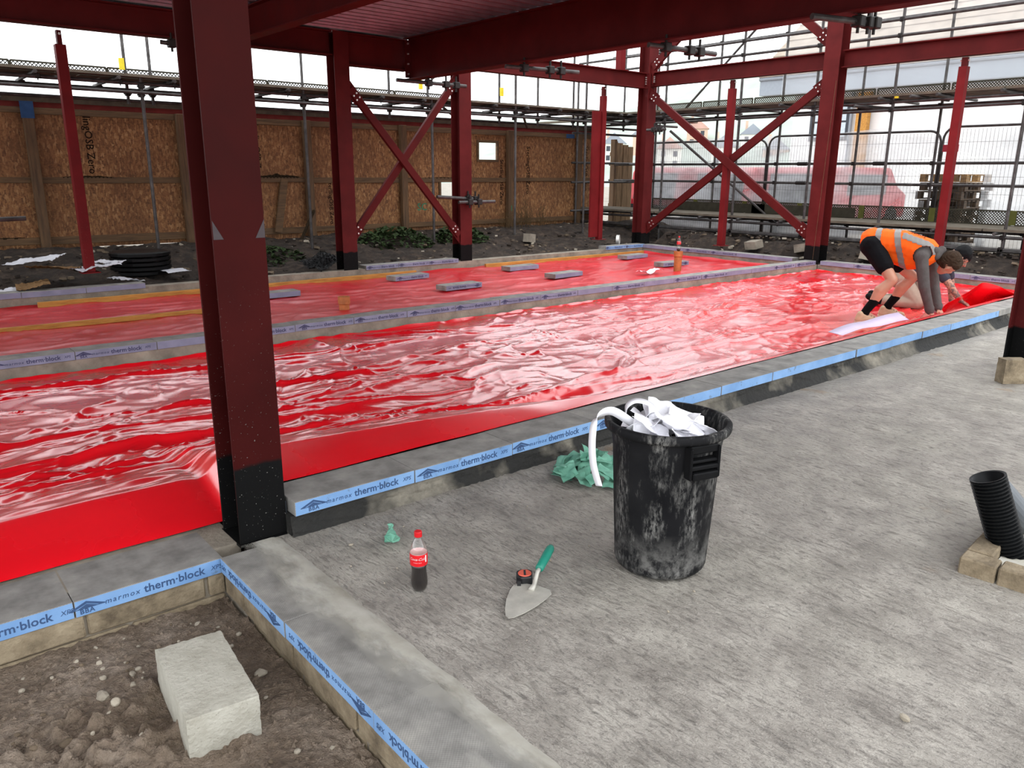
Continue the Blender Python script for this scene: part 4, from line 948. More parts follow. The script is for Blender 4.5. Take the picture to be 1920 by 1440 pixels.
def bin_():
    t = thing('rubbish_bin', 'tall dusty black plastic bin filled with white strips', 'bin', (BX, BY, 0.0))
    H = .60
    prof = [(0, .003), (.15, .0), (.166, .004), (.176, .016), (.180, .03), (.205, H-.10), (.213, H-.05), (.215, H-.035), (.236, H-.033), (.240, H-.024), (.240, H-.006), (.234, H), (.222, H), (.214, H-.01), (.205, H-.05), (.172, .03), (.16, .02), (0, .018)]
    MB().lathe(prof, 56).build('body', 'bin_black', t, smooth=True)
    for a in (math.radians(-106), math.radians(74)):
        c, s = math.cos(a), math.sin(a); M = Matrix.Rotation(a, 4, 'Z')
        mb = MB()
        mb.box((.205, -.062, .475), (.244, .062, .492), 0, M); mb.box((.20, -.062, .50), (.238, .062, .512), 0, M); mb.box((.205, -.055, .44), (.252, .055, .468), 0, M)
        mb.box((.205, -.066, .44), (.246, -.055, .56), 0, M); mb.box((.205, .055, .44), (.246, .066, .56), 0, M); mb.box((.21, -.06, .535), (.236, .06, .565), 0, M)
        mb.build('handle', 'bin_plain', t, bevel=.004)
bin_()
tw = NT('white_strip'); tw.col((.93, .92, .96, 1)).rough(.28).set(Specular_IOR_Level=.5); n = tw.noise(30, 3); tw.bump(n, .1, .004); MATS['white_strip'] = tw.m
def ribbon(pts, w, wd, n=40, twist=0.):
    """flat ribbon along a smoothed path; wd = width direction at start"""
    pts = np.array(pts, float); tt = np.linspace(0, len(pts)-1, n); out = []
    for s in tt:
        i = int(min(s, len(pts)-2)); f = s-i
        p0, p1, p2, p3 = pts[max(i-1, 0)], pts[i], pts[i+1], pts[min(i+2, len(pts)-1)]
        out.append(.5*((2*p1)+(-p0+p2)*f+(2*p0-5*p1+4*p2-p3)*f*f+(-p0+3*p1-3*p2+p3)*f**3))
    out = np.array(out); V = Vector(wd).normalized(); L = []
    for k, p in enumerate(out):
        d = Vector(out[min(k+1, n-1)]-out[max(k-1, 0)]).normalized(); a = twist*k/n
        u = (V-d*V.dot(d)).normalized(); b = d.cross(u); u = u*math.cos(a)+b*math.sin(a)
        L.append([Vector(p)-u*w/2, Vector(p), Vector(p)+u*w/2])
    G = np.array([[list(q) for q in row] for row in L]); nr = 0.0012
    mb = MB().grid(G)
    return mb
t = NT('green_paper'); n = t.noise(14, 5)
t.col(t.ramp(n, [(.3, lin((86, 146, 124))), (.7, lin((128, 184, 160)))])).rough(.85).bump(t.noise(60, 4), .3, .004); MATS['green_paper'] = t.m
def crumple(name, label, c, size, seed, h=.02, tilt=(0, 0, 0), grp=None, cat='paper towel', mat='green_paper', folds_=3, nn=16, amp=.02):
    r = np.random.default_rng(seed); u = np.linspace(-.5, .5, nn); U, V = np.meshgrid(u*size[0], u*size[1], indexing='ij'); Z = np.zeros_like(U)
    for _ in range(folds_):
        a = r.uniform(0, PI); d = U*math.cos(a)+V*math.sin(a)-r.uniform(-.2, .2)*size[0]; Z += r.uniform(.3, 1)*amp*np.abs(np.sin(d*r.uniform(18, 40)*min(1, .16/size[0])+r.uniform(0, 6)))
    Z += amp*.5*noise2(U*25, V*25, seed)
    P = np.stack([U, V, Z], -1).reshape(-1, 3); M = np.array(Matrix.Rotation(tilt[2], 3, 'Z') @ Matrix.Rotation(tilt[1], 3, 'Y') @ Matrix.Rotation(tilt[0], 3, 'X'))
    P = P @ M.T; P[:, 2] -= P[:, 2].min()
    o = MB().grid(P.reshape(nn, nn, 3)).build(name, mat, fix=False); o.location = c
    m = o.modifiers.new('s', 'SOLIDIFY'); m.thickness = .0016
    return tag(o, label, cat, grp)
def strips():
    R3 = Vector((.769, -.639, 0)); B3 = Vector((.643, .766, 0))
    c = Vector((BX, BY, .0))
    def pt(r, b, z): q = c+R3*r+B3*b; return (q.x, q.y, z)
    def add(label, pts, w, wd, twist, grp=None):
        o = ribbon(pts, w, wd, 48, twist).build('paper_strip', 'white_strip', smooth=True, fix=False)
        m = o.modifiers.new('s', 'SOLIDIFY'); m.thickness = .0012
        tag(o, label, 'paper strip', grp)
    add('long white strip curling over the left rim of the bin', [pt(-.08, -.03, .55), pt(-.15, -.05, .60), pt(-.225, -.06, .645), pt(-.28, -.07, .62), pt(-.295, -.08, .55), pt(-.29, -.09, .45), pt(-.265, -.10, .36)], .034, (.3, -.5, .75), .5)
    add('white strip looping just inside the left rim of the bin', [pt(-.15, .06, .56), pt(-.15, .07, .62), pt(-.11, .08, .645), pt(-.05, .06, .63), pt(-.01, .03, .57)], .034, (.6, .7, .2), .2)
    r = random.Random(5)
    for k in range(28):
        a = r.uniform(0, 2*PI); rad = .13*math.sqrt(r.random()); x, y = rad*math.cos(a), rad*math.sin(a)
        o = crumple('paper_strip', 'white plastic strip heaped with others inside the bin', (0, 0, 0), (r.uniform(.12, .17), r.uniform(.07, .11)), 900+k, tilt=(r.uniform(-.8, .8), r.uniform(-.7, .7), r.uniform(0, 6)), grp='white strips heaped in the bin', cat='paper strip', mat='white_strip', folds_=2, nn=12, amp=.012)
        q = pt(x, y, .505+.075*(1-rad/.13)*r.uniform(.2, 1)); o.location = q
    MB_ = MB()
strips()
# ------------------------------------------------------------ green paper towels
r = random.Random(11)
for k in range(36):
    a = r.uniform(0, 2*PI); d = .16*math.sqrt(r.random()); x = 2.74+d*math.cos(a)*1.05; y = 2.64+d*math.sin(a)*1.1
    crumple('paper_towel', 'crumpled green paper towel in the pile beside the bin', (x, y, .0+.085*max(0, 1-d/.16)*r.uniform(.3, 1)), (r.uniform(.08, .15), r.uniform(.05, .09)), 500+k, tilt=(r.uniform(-.7, .7), r.uniform(-.6, .6), r.uniform(0, 6)), grp='green paper towels piled by the bin', amp=.016)
def small_rag():
    t = MB()
    prof = [(0, 0, .006), (.01, .0, .034), (.02, .004, .030), (.036, .01, .022), (.055, .012, .008), (.07, .018, .006), (.085, .024, .010), (.092, .026, .004)]
    pts = [(0.02*math.sin(i), p[1]*1.2, p[0]*.5+.012) for i, p in enumerate(prof)]
    L = [(1.545+.0*i, 2.60+p[0]*1.1, .004+p[2]*.6+.02*(p[0] > .05)) for i, p in enumerate(prof)]
    t.path([(1.535+.55*p[0]*.9, 2.60+.9*p[0], .016+.45*p[0]) for p in prof], [max(.004, p[2]) for p in prof], 11)
    for i, v in enumerate(t.v): t.v[i] = (v[0]+.006*math.sin(i*2.4), v[1]+.006*math.cos(i*1.7), max(.001, v[2]*.9+.004*math.sin(i*3.1)))
    o = t.build('paper_towel', 'green_paper'); tag(o, 'small twisted scrap of green paper towel lying alone behind the bottle', 'paper towel')
small_rag()
# ------------------------------------------------------------ trowel and tape measure
plain('trowel_steel', (186, 182, 172), .5, .16, 18, .25, .2); plain('handle_green', (34, 132, 112), .45, .15, 25); plain('tape_black', (24, 24, 26), .45); plain('tape_red', (214, 92, 70), .5, .1, 60)
def trowel():
    t = thing('trowel', 'pointed steel trowel with green handle lying on the slab', 'trowel', (1.70, 1.90, .0))
    tip = Vector((1.545, 1.852)); neck = Vector((1.758, 1.955)); ax = (neck-tip).normalized(); pr = Vector((-ax.y, ax.x)); L = (neck-tip).length
    out = [(0, 0), (.012, .016), (.05, .036), (.11, .058), (.17, .072), (L-.02, .076), (L+.002, .058), (L+.008, .014)]
    poly = [tip+ax*a+pr*b for a, b in out]+[tip+ax*a-pr*b for a, b in reversed(out[1:])]
    mb = MB().prism([(p.x, p.y) for p in poly], .008, .0105, 2); b = W(mb, 'blade', 'trowel_steel', t)
    p0 = Vector((neck.x, neck.y, .012))-Vector((ax.x, ax.y, 0))*.035; a3 = Vector((ax.x, ax.y, 0))
    W(MB().path([p0, p0+a3*.03+Vector((0, 0, .006)), p0+a3*.05+Vector((0, 0, .03)), p0+a3*.062+Vector((0, 0, .045)), p0+a3*.085+Vector((0, 0, .05))], [.012, .009, .008, .008, .008], 10), 'tang', 'trowel_steel', t, smooth=True)
    h0 = p0+a3*.075+Vector((0, 0, .049)); hd = Vector((.85, .44, .22)).normalized()
    W(MB().path([h0, h0+hd*.006, h0+hd*.03, h0+hd*.08, h0+hd*.125, h0+hd*.138], [.013, .0165, .0165, .0175, .0165, .011], 16), 'handle', 'handle_green', t, smooth=True)
trowel()
def tape():
    t = thing('tape_measure', 'black tape measure with red disc beside the trowel', 'tape measure', (1.763, 2.018, .0), .9)
    MB().prism([(-.03, -.028), (.024, -.03), (.034, -.016), (.034, .016), (.02, .032), (-.022, .032), (-.036, .014)], 0, .036, 2).build('case', 'tape_black', t, bevel=.004)
    MB().lathe([(0, .039), (.024, .039), (.026, .036), (.026, .034)], 20).build('disc', 'tape_red', t)
    MB().box((-.05, .016, .004), (-.03, .03, .03)).build('belt_clip', 'tape_black', t); MB().box((-.02, -.004, .039), (.018, .004, .0405)).build('print', 'tape_black', t)
tape()
# ------------------------------------------------------------ concrete blocks, duct, bricks
def rough_block(name, label, dims, loc, rot, mat, seed, cat='block', chip=.0016, n=20):
    r = np.random.default_rng(seed); bm = bmesh.new(); bmesh.ops.create_cube(bm, size=1)
    bmesh.ops.subdivide_edges(bm, edges=bm.edges[:], cuts=n, use_grid_fill=True)
    for v in bm.verts:
        e = sum(abs(abs(q)-.5) < 1e-4 for q in v.co)
        k = chip*(1.6 if e >= 2 else .3)
        p = v.co.copy(); v.co = Vector((p.x*dims[0], p.y*dims[1], p.z*dims[2]))
        nz = float(noise2(np.array([p.x*9+p.z*5.1+seed]), np.array([p.y*9-p.z*3.3]), seed)[0]); nz2 = float(noise2(np.array([p.x*23+p.z*7]), np.array([p.y*23+p.z*4]), seed+1)[0])
        v.co -= Vector((math.copysign(1, p.x)*(abs(abs(p.x)-.5) < 1e-4), math.copysign(1, p.y)*(abs(abs(p.y)-.5) < 1e-4), math.copysign(1, p.z)*(abs(abs(p.z)-.5) < 1e-4)))*k*max(0, .35+nz*.7+nz2*.5)
        v.co.z += dims[2]/2
    me = bpy.data.meshes.new(name); bm.to_mesh(me); bm.free(); me.materials.append(MATS[mat]); o = bpy.data.objects.new(name, me); C.objects.link(o)
    o.location = loc; o.rotation_euler = rot; return tag(o, label, cat)
rough_block('concrete_block', 'pale concrete block lying flat on the brown soil', (.213, .425, .145), (.648, 2.285, -.182), (.0, .015, math.radians(-5)), 'concrete_block', 3)
rough_block('concrete_block', 'small upright concrete block leaning at the foot of the right edge column', (.175, .10, .185), (6.56, 1.97, -.006), (0, 0, math.radians(-38)), 'brick_tan', 4, n=6)
plain('duct_black', (16, 17, 18), .4, .2, 30, Specular_IOR_Level=.15); plain('pipe_grey', (96, 100, 104), .5)
def duct():
    b = Vector((3.445, .885, -.10)); top = Vector((3.37, 1.03, .33)); d = (top-b).normalized(); L = (top-b).length
    t = thing('corrugated_duct', 'black corrugated duct rising out of a brick surround', 'duct', b)
    n = 30; pts = []; rs = []
    for k in range(n):
        s = L*k/n
        for a, r_ in ((0, .058), (.3, .067), (.65, .067), (.9, .058)): pts.append(b+d*(s+a*L/n)); rs.append(r_)
    pts.append(top); rs.append(.067)
    W(MB().path(pts, rs, 28, cap=False), 'outer_wall', 'duct_black', t, smooth=False, fix=False)
    W(MB().path([top, top-d*.002, top-d*.3], [.067, .057, .055], 28, cap=False), 'inner_wall', 'duct_black', t, smooth=True, fix=False)
    t2 = thing('grey_pipe', 'smooth grey pipe leaning behind the corrugated duct', 'pipe', (3.72, .95, -.05)); W(MB().tube((3.75, .86, -.05), (3.60, 1.06, .22), .05, 20), 'pipe', 'pipe_grey', t2, smooth=False)
    s = thing('brick_surround', 'square tan brick surround around the duct foot', 'brick surround', (3.45, .9, -.01))
    k = 0
    a0 = Vector((3.13, 1.01)); ex = Vector((-.028, -.125)).normalized(); ey = Vector((.98, .09)).normalized(); ex = Vector((ey.y, -ey.x))
    for (u, v, ru) in ((.0, .0, 0), (.0, .115, 0), (.0, .23, 0), (.0, .345, 0), (.115, .0, 1), (.345, .0, 1), (.115, .40, 1), (.345, .40, 1), (.52, .06, 0), (.52, .175, 0), (.52, .29, 0)):
        pass
    def brick_at(u0, u1, v0, v1, k):
        M = basis((ey.x, ey.y, 0), (ex.x, ex.y, 0), (0, 0, 1), (a0.x, a0.y, 0)); mb = MB(); mb.box((u0+.004, v0+.004, -.02), (u1-.004, v1-.004, .062+.004*math.sin(k*2.3)), 0, M); W(mb, 'brick', 'brick_tan', s, bevel=.006)
    for i in range(3): brick_at(0, .10, i*.135, (i+1)*.135, i)
    for i in range(3): brick_at(.10+i*.16, .10+(i+1)*.16, 0, .10, 3+i); brick_at(.10+i*.16, .10+(i+1)*.16, .305, .405, 6+i)
    for i in range(3): brick_at(.58, .68, i*.135, (i+1)*.135, 9+i)
    M = basis((ey.x, ey.y, 0), (ex.x, ex.y, 0), (0, 0, 1), (a0.x, a0.y, 0)); W(MB().box((.1, .1, -.02), (.58, .305, .02), 0, M), 'mortar_bed', 'mortar', s)
duct()
# ------------------------------------------------------------ pebbles
def stone_mesh(seed, mat):
    r = random.Random(seed); bm = bmesh.new(); bmesh.ops.create_icosphere(bm, subdivisions=2, radius=1)
    ax = [r.uniform(.6, 1.2) for _ in range(3)]; pl = [Vector((r.uniform(-1, 1), r.uniform(-1, 1), r.uniform(-1, 1))).normalized() for _ in range(7)]
    for v in bm.verts:
        for q in pl:
            dd = v.co.dot(q)
            if dd > .72: v.co -= q*(dd-.72)
        v.co = Vector((v.co.x*ax[0], v.co.y*ax[1], v.co.z*.65))
    me = bpy.data.meshes.new('stone'); bm.to_mesh(me); bm.free(); me.materials.append(MATS[mat]); return me
SM = [stone_mesh(i, 'pebble' if i % 3 else 'pebble_dark') for i in range(9)]
def pebbles():
    r = random.Random(21)
    for k in range(95):
        if k < 60: x, y = r.uniform(-.1, .9), r.uniform(1.6, 2.88)
        else: x, y = r.uniform(.2, .88), r.uniform(2.55, 2.88)
        if .5 < x < .8 and 2.03 < y < 2.53: continue
        s = r.choice((.006, .008, .010, .012, .016, .008)); o = bpy.data.objects.new('pebble', r.choice(SM)); C.objects.link(o)
        dg = bpy.context.evaluated_depsgraph_get() if False else None
        o.location = (x, y, SOILZ(x, y)+s*.25); o.scale = (s, s, s); o.rotation_euler = (r.uniform(-.3, .3), r.uniform(-.3, .3), r.uniform(0, 6))
        tag(o, 'small pebble lying on the bare brown soil in the foreground', 'pebble', 'pebbles on the foreground soil')
    for x, y, s, lab in ((.30, 2.02, .026, 'largest pale stone left of the concrete block'), (.415, 2.44, .022, 'flat pale stone just above the concrete block'), (.08, 2.30, .03, 'pale stone at the left edge of the soil'), (.855, 2.36, .02, 'reddish stone right of the concrete block'), (.40, 2.55, .028, 'rounded brown stone near the left kerb'), (.26, 2.36, .024, 'tan stone at the foot of a soil lump')):
        o = bpy.data.objects.new('stone', SM[int(s*1000) % 9]); C.objects.link(o); o.location = (x, y, SOILZ(x, y)+s*.2); o.scale = (s, s, s); o.rotation_euler = (0, 0, x*9); tag(o, lab, 'stone')
    o = bpy.data.objects.new('stone', SM[1]); C.objects.link(o); o.location = (2.09, .74, .008); o.scale = (.018, .016, .016); tag(o, 'pale lump of mortar on the slab at the lower right', 'stone')
    for k in range(26):
        x = r.uniform(1.3, 2.3); y = r.uniform(1.5, 2.85); s = r.choice((.003, .004, .006))
        o = bpy.data.objects.new('grit_chip', SM[(3*k+1) % 9]); C.objects.link(o); o.location = (x, y, s*.3-.002); o.scale = (s, s, s); tag(o, 'tiny pale chip of grit on the concrete slab', 'chip', 'grit chips on the slab')
    o = bpy.data.objects.new('stone', SM[4]); C.objects.link(o); o.location = (1.40, 2.70, .004); o.scale = (.016, .012, .01); tag(o, 'grey stone chip on the slab near the nearest column', 'stone')
soil_o = bpy.data.objects['soil_bed']
_sv = np.array([v.co for v in soil_o.data.vertices]); _nx = len(np.arange(-.6, .96, .008)); _ny = len(np.arange(1.2, 2.98, .008)); _sz = _sv[:, 2].reshape(_nx, _ny)
def SOILZ(x, y): return float(_sz[min(_nx-1, max(0, int((x+.6)/.008))), min(_ny-1, max(0, int((y-1.2)/.008)))])
pebbles()
# ------------------------------------------------------------ rubble, weeds and rubbish on the banks
def rubble(name, label, box, zf, n, seed, mats=('pebble', 'pebble_dark')):
    r = random.Random(seed); mb = MB()
    for k in range(n):
        x = r.uniform(box[0], box[1]); y = r.uniform(box[2], box[3]); s = r.choice((.012, .018, .025, .04)); M = Matrix.Translation((x, y, zf(x, y))) @ Matrix.Rotation(r.uniform(0, 6), 4, 'Z') @ Matrix.Rotation(r.uniform(-.6, .6), 4, 'X')
        mb.box((-s, -s*.7, -s*.4), (s, s*.7, s*.4), r.choice((0, 1, 1, 2, 2, 2, 2, 2)), M)
    o = mb.build(name, ['pebble', 'pebble_dark', 'soil_bank']); tag(o, label, 'rubble', kind='stuff')
rubble('rubble', 'scattered stones and rubble on the bank by the board fence', (-2, 14, 10.8, 13.2), lambda x, y: .08+.30*float(ss(10.7, 12.9, np.array(y))), 800, 1)
rubble('rubble', 'pale broken rubble along the bank at the far end', (12.5, 14.2, 2, 10.4), lambda x, y: .08+.27*float(ss(12.4, 13.0, np.array(x))), 700, 2)
plain('leaf_dark', (48, 62, 34), .7, .35, 6); plain('stalk_brown', (84, 66, 44), .9)
def ivy(label, cx, cy, rx, ry, h, n, seed):
    r = random.Random(seed); mb = MB()
    for k in range(n):
        a = r.uniform(0, 2*PI); q = math.sqrt(r.random()); x = cx+rx*q*math.cos(a); y = cy+ry*q*math.sin(a); z = .05+.3*float(ss(10.7, 12.9, np.array(y)))+h*(1-q*q)*r.uniform(.5, 1)
        s = r.uniform(.03, .06); M = Matrix.Translation((x, y, z)) @ Matrix.Rotation(r.uniform(0, 6), 4, 'Z') @ Matrix.Rotation(r.uniform(-1, .6), 4, 'X')
        mb.add([M @ Vector(p) for p in ((0, -s, 0), (s*.8, -.2*s, .2*s), (0, s, 0), (-s*.8, -.2*s, .2*s))], [(0, 1, 2, 3)])
    t = thing('ivy_clump', label, 'ivy', (cx, cy, .2)); o = W(mb, 'foliage', 'leaf_dark', t, fix=False); o['kind'] = 'stuff'
ivy('dark green ivy clump left of the column clamped to tubes', 7.5, 12.2, .75, .5, .30, 700, 1); ivy('dark green ivy clump right of the column clamped to tubes', 8.9, 12.1, .6, .5, .30, 600, 2); ivy('low dark weeds beside the nearest column, on the bank', 5.0, 11.8, .6, .5, .15, 350, 3)
def dry_weeds():
    r = random.Random(8); mb = MB()
    for k in range(90):
        x = 11.2+r.uniform(-.7, .7); y = 12.9+r.uniform(-.25, .25); h = r.uniform(.25, .75)*(1-.5*abs(x-11.2)/.7)
        mb.path([(x, y, .3), (x+r.uniform(-.06, .06), y, .3+h*.5), (x+r.uniform(-.16, .16), y+r.uniform(-.05, .05), .3+h)], [.006, .005, .002], 4)
        for j in range(3): z = .3+h*r.uniform(.4, 1); mb.tube((x, y, z), (x+r.uniform(-.1, .1), y, z+.06), .003, 3)
    t = thing('dry_weeds', 'dry brown weed stalks against the fence', 'weeds', (11.2, 12.9, .3)); o = W(mb, 'stalks', 'stalk_brown', t, fix=False); o['kind'] = 'stuff'
dry_weeds()
rough_block('concrete_block', 'grey brick lying on the bank near the thin scaffold tube', (.24, .14, .16), (10.15, 11.6, .2), (0, .1, .3), 'wall_concrete', 7, n=4)
plain('cardboard', (120, 92, 62), .9, .15, 8); plain('paper_white', (206, 206, 212), .7, .06); plain('poly_black', (10, 10, 11), .45, Specular_IOR_Level=.15)
for i, (x, y, z, sx, sy, mt, lab) in enumerate(((1.95, 11.0, .30, .7, .5, 'cardboard', 'torn brown cardboard sheet at the foot of the slim red post'), (2.3, 10.75, .36, .5, .35, 'paper_white', 'crumpled white paper sack around the slim red post'), (1.75, 11.3, .42, .6, .4, 'paper_white', 'flat white paper sheet behind the cardboard'), (1.6, 10.72, .2, .55, .35, 'cardboard', 'flattened cardboard piece nearest the back kerb'), (2.5, 11.0, .4, .4, .3, 'paper_white', 'white wrapping bunched right of the slim red post'), (2.62, 10.72, .18, .35, .3, 'paper_white', 'pale sheet lying on the kerb edge by the red post'), (1.3, 10.68, .17, .3, .2, 'paper_white', 'white paper scrap at the left of the rubbish'))):
    crumple('waste_sheet', lab, (x, y, z-.05), (sx, sy), 700+i, tilt=(RNG.uniform(-.15, .15), RNG.uniform(-.15, .15), RNG.uniform(0, 3)), cat='waste', mat=mt, amp=.03, nn=20, folds_=2)
t = thing('black_manhole_riser', 'black ribbed plastic chamber riser on the bank', 'chamber', (3.0, 11.4, .15))
for k in range(5): MB().lathe([(.36, k*.06), (.38, k*.06+.01), (.38, k*.06+.045), (.36, k*.06+.055)], 24).build('ring', 'poly_black', t)
MB().lathe([(0, .29), (.34, .30), (.37, .29), (.37, .27)], 24).build('lid', 'poly_black', t)
crumple('black_sack', 'crumpled black plastic sack at the foot of the left brace column', (5.30, 10.72, .1), (.5, .4), 731, tilt=(.3, -.3, .4), cat='sack', mat='poly_black', amp=.05, nn=26, folds_=4)
crumple('paper_sheet', 'white sheet on the bank beside a scaffold foot', (3.3, 10.95, .2), (.3, .4), 732, cat='waste', mat='paper_white', amp=.01)
t = thing('tape_roll', 'small metal ring lying by the corner column foot', 'ring', (11.75, 10.75, .22)); MB().lathe([(.09, -.03), (.1, -.03), (.1, .03), (.09, .03), (.09, -.03)], 24).build('ring', 'zinc_bolt', t); t.rotation_euler = (PI/2, 0, .6)
for i, (x, y, z, lab) in enumerate(((12.55, 6.05, .17, 'white mug-like cap on the end kerb behind the orange vest'), (12.6, 5.75, .17, 'pale concrete lump on the end kerb behind the orange vest'), (12.65, 7.3, .2, 'pale rubble lump left of the tall far column foot'), (12.6, 8.2, .2, 'grey rubble lump behind the end kerb of the far bay'))):
    rough_block('rubble_lump', lab, (.2, .26, .14), (x, y, z), (.1, .2, i), 'wall_concrete', 20+i, 'rubble', n=3)
# white backing strips on the membranes
plain('strip_lilac', (198, 184, 210), .4, .05)
def sheet_on(label, pts, w, z, mat='white_strip'):
    mb = ribbon([(a, b, z+.012*(i % 2)) for i, (a, b) in enumerate(pts)], w, (-.4, 1, .1), 40, .4); o = mb.build('paper_strip', mat, smooth=True, fix=False); m = o.modifiers.new('s', 'SOLIDIFY'); m.thickness = .001; tag(o, label, 'paper strip')
sheet_on('wide white backing strip lying at the workers feet by the near kerb', [(6.50, 3.35), (6.9, 3.38), (7.25, 3.38), (7.6, 3.37), (7.88, 3.38)], .13, .158, 'strip_lilac')
crumple('paper_scrap', 'white crumpled scrap on the far membrane left of the bottle', (9.55, 8.05, FLOOR+.03), (.5, .12), 740, cat='waste', mat='white_strip', amp=.04)

t = thing('string_line', 'thin pale string hanging down the tall far column', 'string', (12.055, 6.70, .15)); W(MB().path([(12.055, 6.66, 2.9), (12.05, 6.70, 1.5), (12.055, 6.74, .16)], .0025, 5), 'string', 'timber_rail', t)
t = thing('string_line', 'thin pale string hanging down the right edge column', 'string', (6.99, 1.955, .02)); W(MB().path([(7.03, 1.952, 1.6), (6.995, 1.945, .6), (6.96, 1.94, .02)], .003, 5), 'string', 'paper_white', t)
# ------------------------------------------------------------ people
def skin_mat(name, rgb):
    t = NT(name); n = t.noise(12, 4); c = lin(rgb); t.col(t.ramp(n, [(.3, tuple(v*.85 for v in c[:3])+(1,)), (.7, c)])).rough(.5).set(Subsurface_Weight=.08); MATS[name] = t.m
skin_mat('skin', (196, 142, 116))
t = NT('skin_tattoo'); n = t.noise(26, 5, .6, None, None, 1.5); t.col(t.ramp(n, [(.42, lin((92, 78, 74))), (.55, lin((178, 128, 104)))])).rough(.5); MATS['skin_tattoo'] = t.m
plain('hair_brown', (62, 46, 34), .7, .3, 60, 0, .5); plain('hoodie_grey', (86, 80, 78), .9, .12, 20, 0, .3); plain('shorts_black', (13, 13, 16), .9, .2, 12); plain('sock_black', (10, 10, 11), .95)
plain('shoe_beige', (196, 172, 142), .8, .12, 20); plain('shoe_sole', (214, 200, 176), .8); plain('vest_orange', (255, 104, 28), .7, .05, 8); plain('vest_silver', (128, 124, 120), .45, .06, 20)
plain('trouser_beige', (160, 146, 130), .9, .12, 12); plain('shirt_dark', (58, 60, 70), .9, .15, 14); plain('boot_black', (14, 13, 14), .7); plain('cap_black', (10, 10, 12), .7)
def blob(name, segs, mat, parent, vox=.011, smooth=6, balls=(), local=True):
    """one continuous surface from tapered limbs: segs = (p0, p1, r0, r1[, flatten vector, factor])"""
    bm = bmesh.new()
    def ball(c, r, sc=(1, 1, 1), R=None):
        M = Matrix.Translation(c) @ (R.to_4x4() if R else Matrix.Identity(4)) @ Matrix.Diagonal((sc[0]*r, sc[1]*r, sc[2]*r, 1)); bmesh.ops.create_icosphere(bm, subdivisions=2, radius=1, matrix=M)
    for s in segs:
        p0, p1, r0, r1 = Vector(s[0]), Vector(s[1]), s[2], s[3]; L = (p1-p0).length; n = max(2, int(L/(min(r0, r1)*.35)))
        for k in range(n+1): f = k/n; ball(p0.lerp(p1, f), r0+(r1-r0)*f)
    for b in balls: ball(*b)
    me = bpy.data.meshes.new(name); bm.to_mesh(me); bm.free(); o = bpy.data.objects.new(name, me); C.objects.link(o)
    m = o.modifiers.new('r', 'REMESH'); m.mode = 'VOXEL'; m.voxel_size = vox; m.use_smooth_shade = True
    if smooth: m = o.modifiers.new('s', 'SMOOTH'); m.factor = .5; m.iterations = smooth
    dg = bpy.context.evaluated_depsgraph_get(); me2 = bpy.data.meshes.new_from_object(o.evaluated_get(dg)); bpy.data.objects.remove(o); bpy.data.meshes.remove(me)
    me2.name = name; me2.materials.clear(); me2.materials.append(MATS[mat]); me2.polygons.foreach_set('use_smooth', [True]*len(me2.polygons))
    o = bpy.data.objects.new(name, me2); C.objects.link(o); o.parent = parent
    if parent: o.matrix_parent_inverse = Matrix.Translation(parent.location).inverted()
    return o
def band(src, name, mat, parent, test, off=.004):
    me = src.data; mb = MB(); keep = [p for p in me.polygons if test(p.center)]; idx = {}
    for p in keep:
        f = []
        for i in p.vertices:
            if i not in idx: idx[i] = len(mb.v); v = me.vertices[i]; mb.v.append(tuple(v.co+v.normal*off))
            f.append(idx[i])
        mb.f.append(tuple(f)); mb.mi.append(0)
    o = mb.build(name, mat, parent, smooth=True, fix=False)
    if parent: o.matrix_parent_inverse = Matrix.Translation(parent.location).inverted()
    return o
def hand(w, d, side, up, curl=.5):
    """palm and five bent fingers; w wrist, d finger direction, side = towards the thumb, up = back of the hand"""
    w = Vector(w); d = Vector(d).normalized(); up = Vector(up).normalized(); side = Vector(side).normalized(); S = []
    for k in (-1.5, -.5, .5, 1.5): S.append((w+side*k*.008, w+d*.085+side*k*.019, .017, .014))
    for k, l in zip((-1.5, -.5, .5, 1.5), (.060, .074, .080, .072)):
        a = w+d*.085+side*k*.021; b = a+(d*math.cos(curl*.6)-up*math.sin(curl*.6))*l*.5; c = b+(d*math.cos(curl*1.6)-up*math.sin(curl*1.6))*l*.5; S += [(a, b, .0105, .0095), (b, c, .0095, .008)]
    a = w+d*.03+side*.026; b = a+(side*.8+d*.7-up*.2).normalized()*.04; c = b+(d*.9+side*.2-up*.4).normalized()*.034; S += [(a, b, .013, .011), (b, c, .011, .009)]
    return S
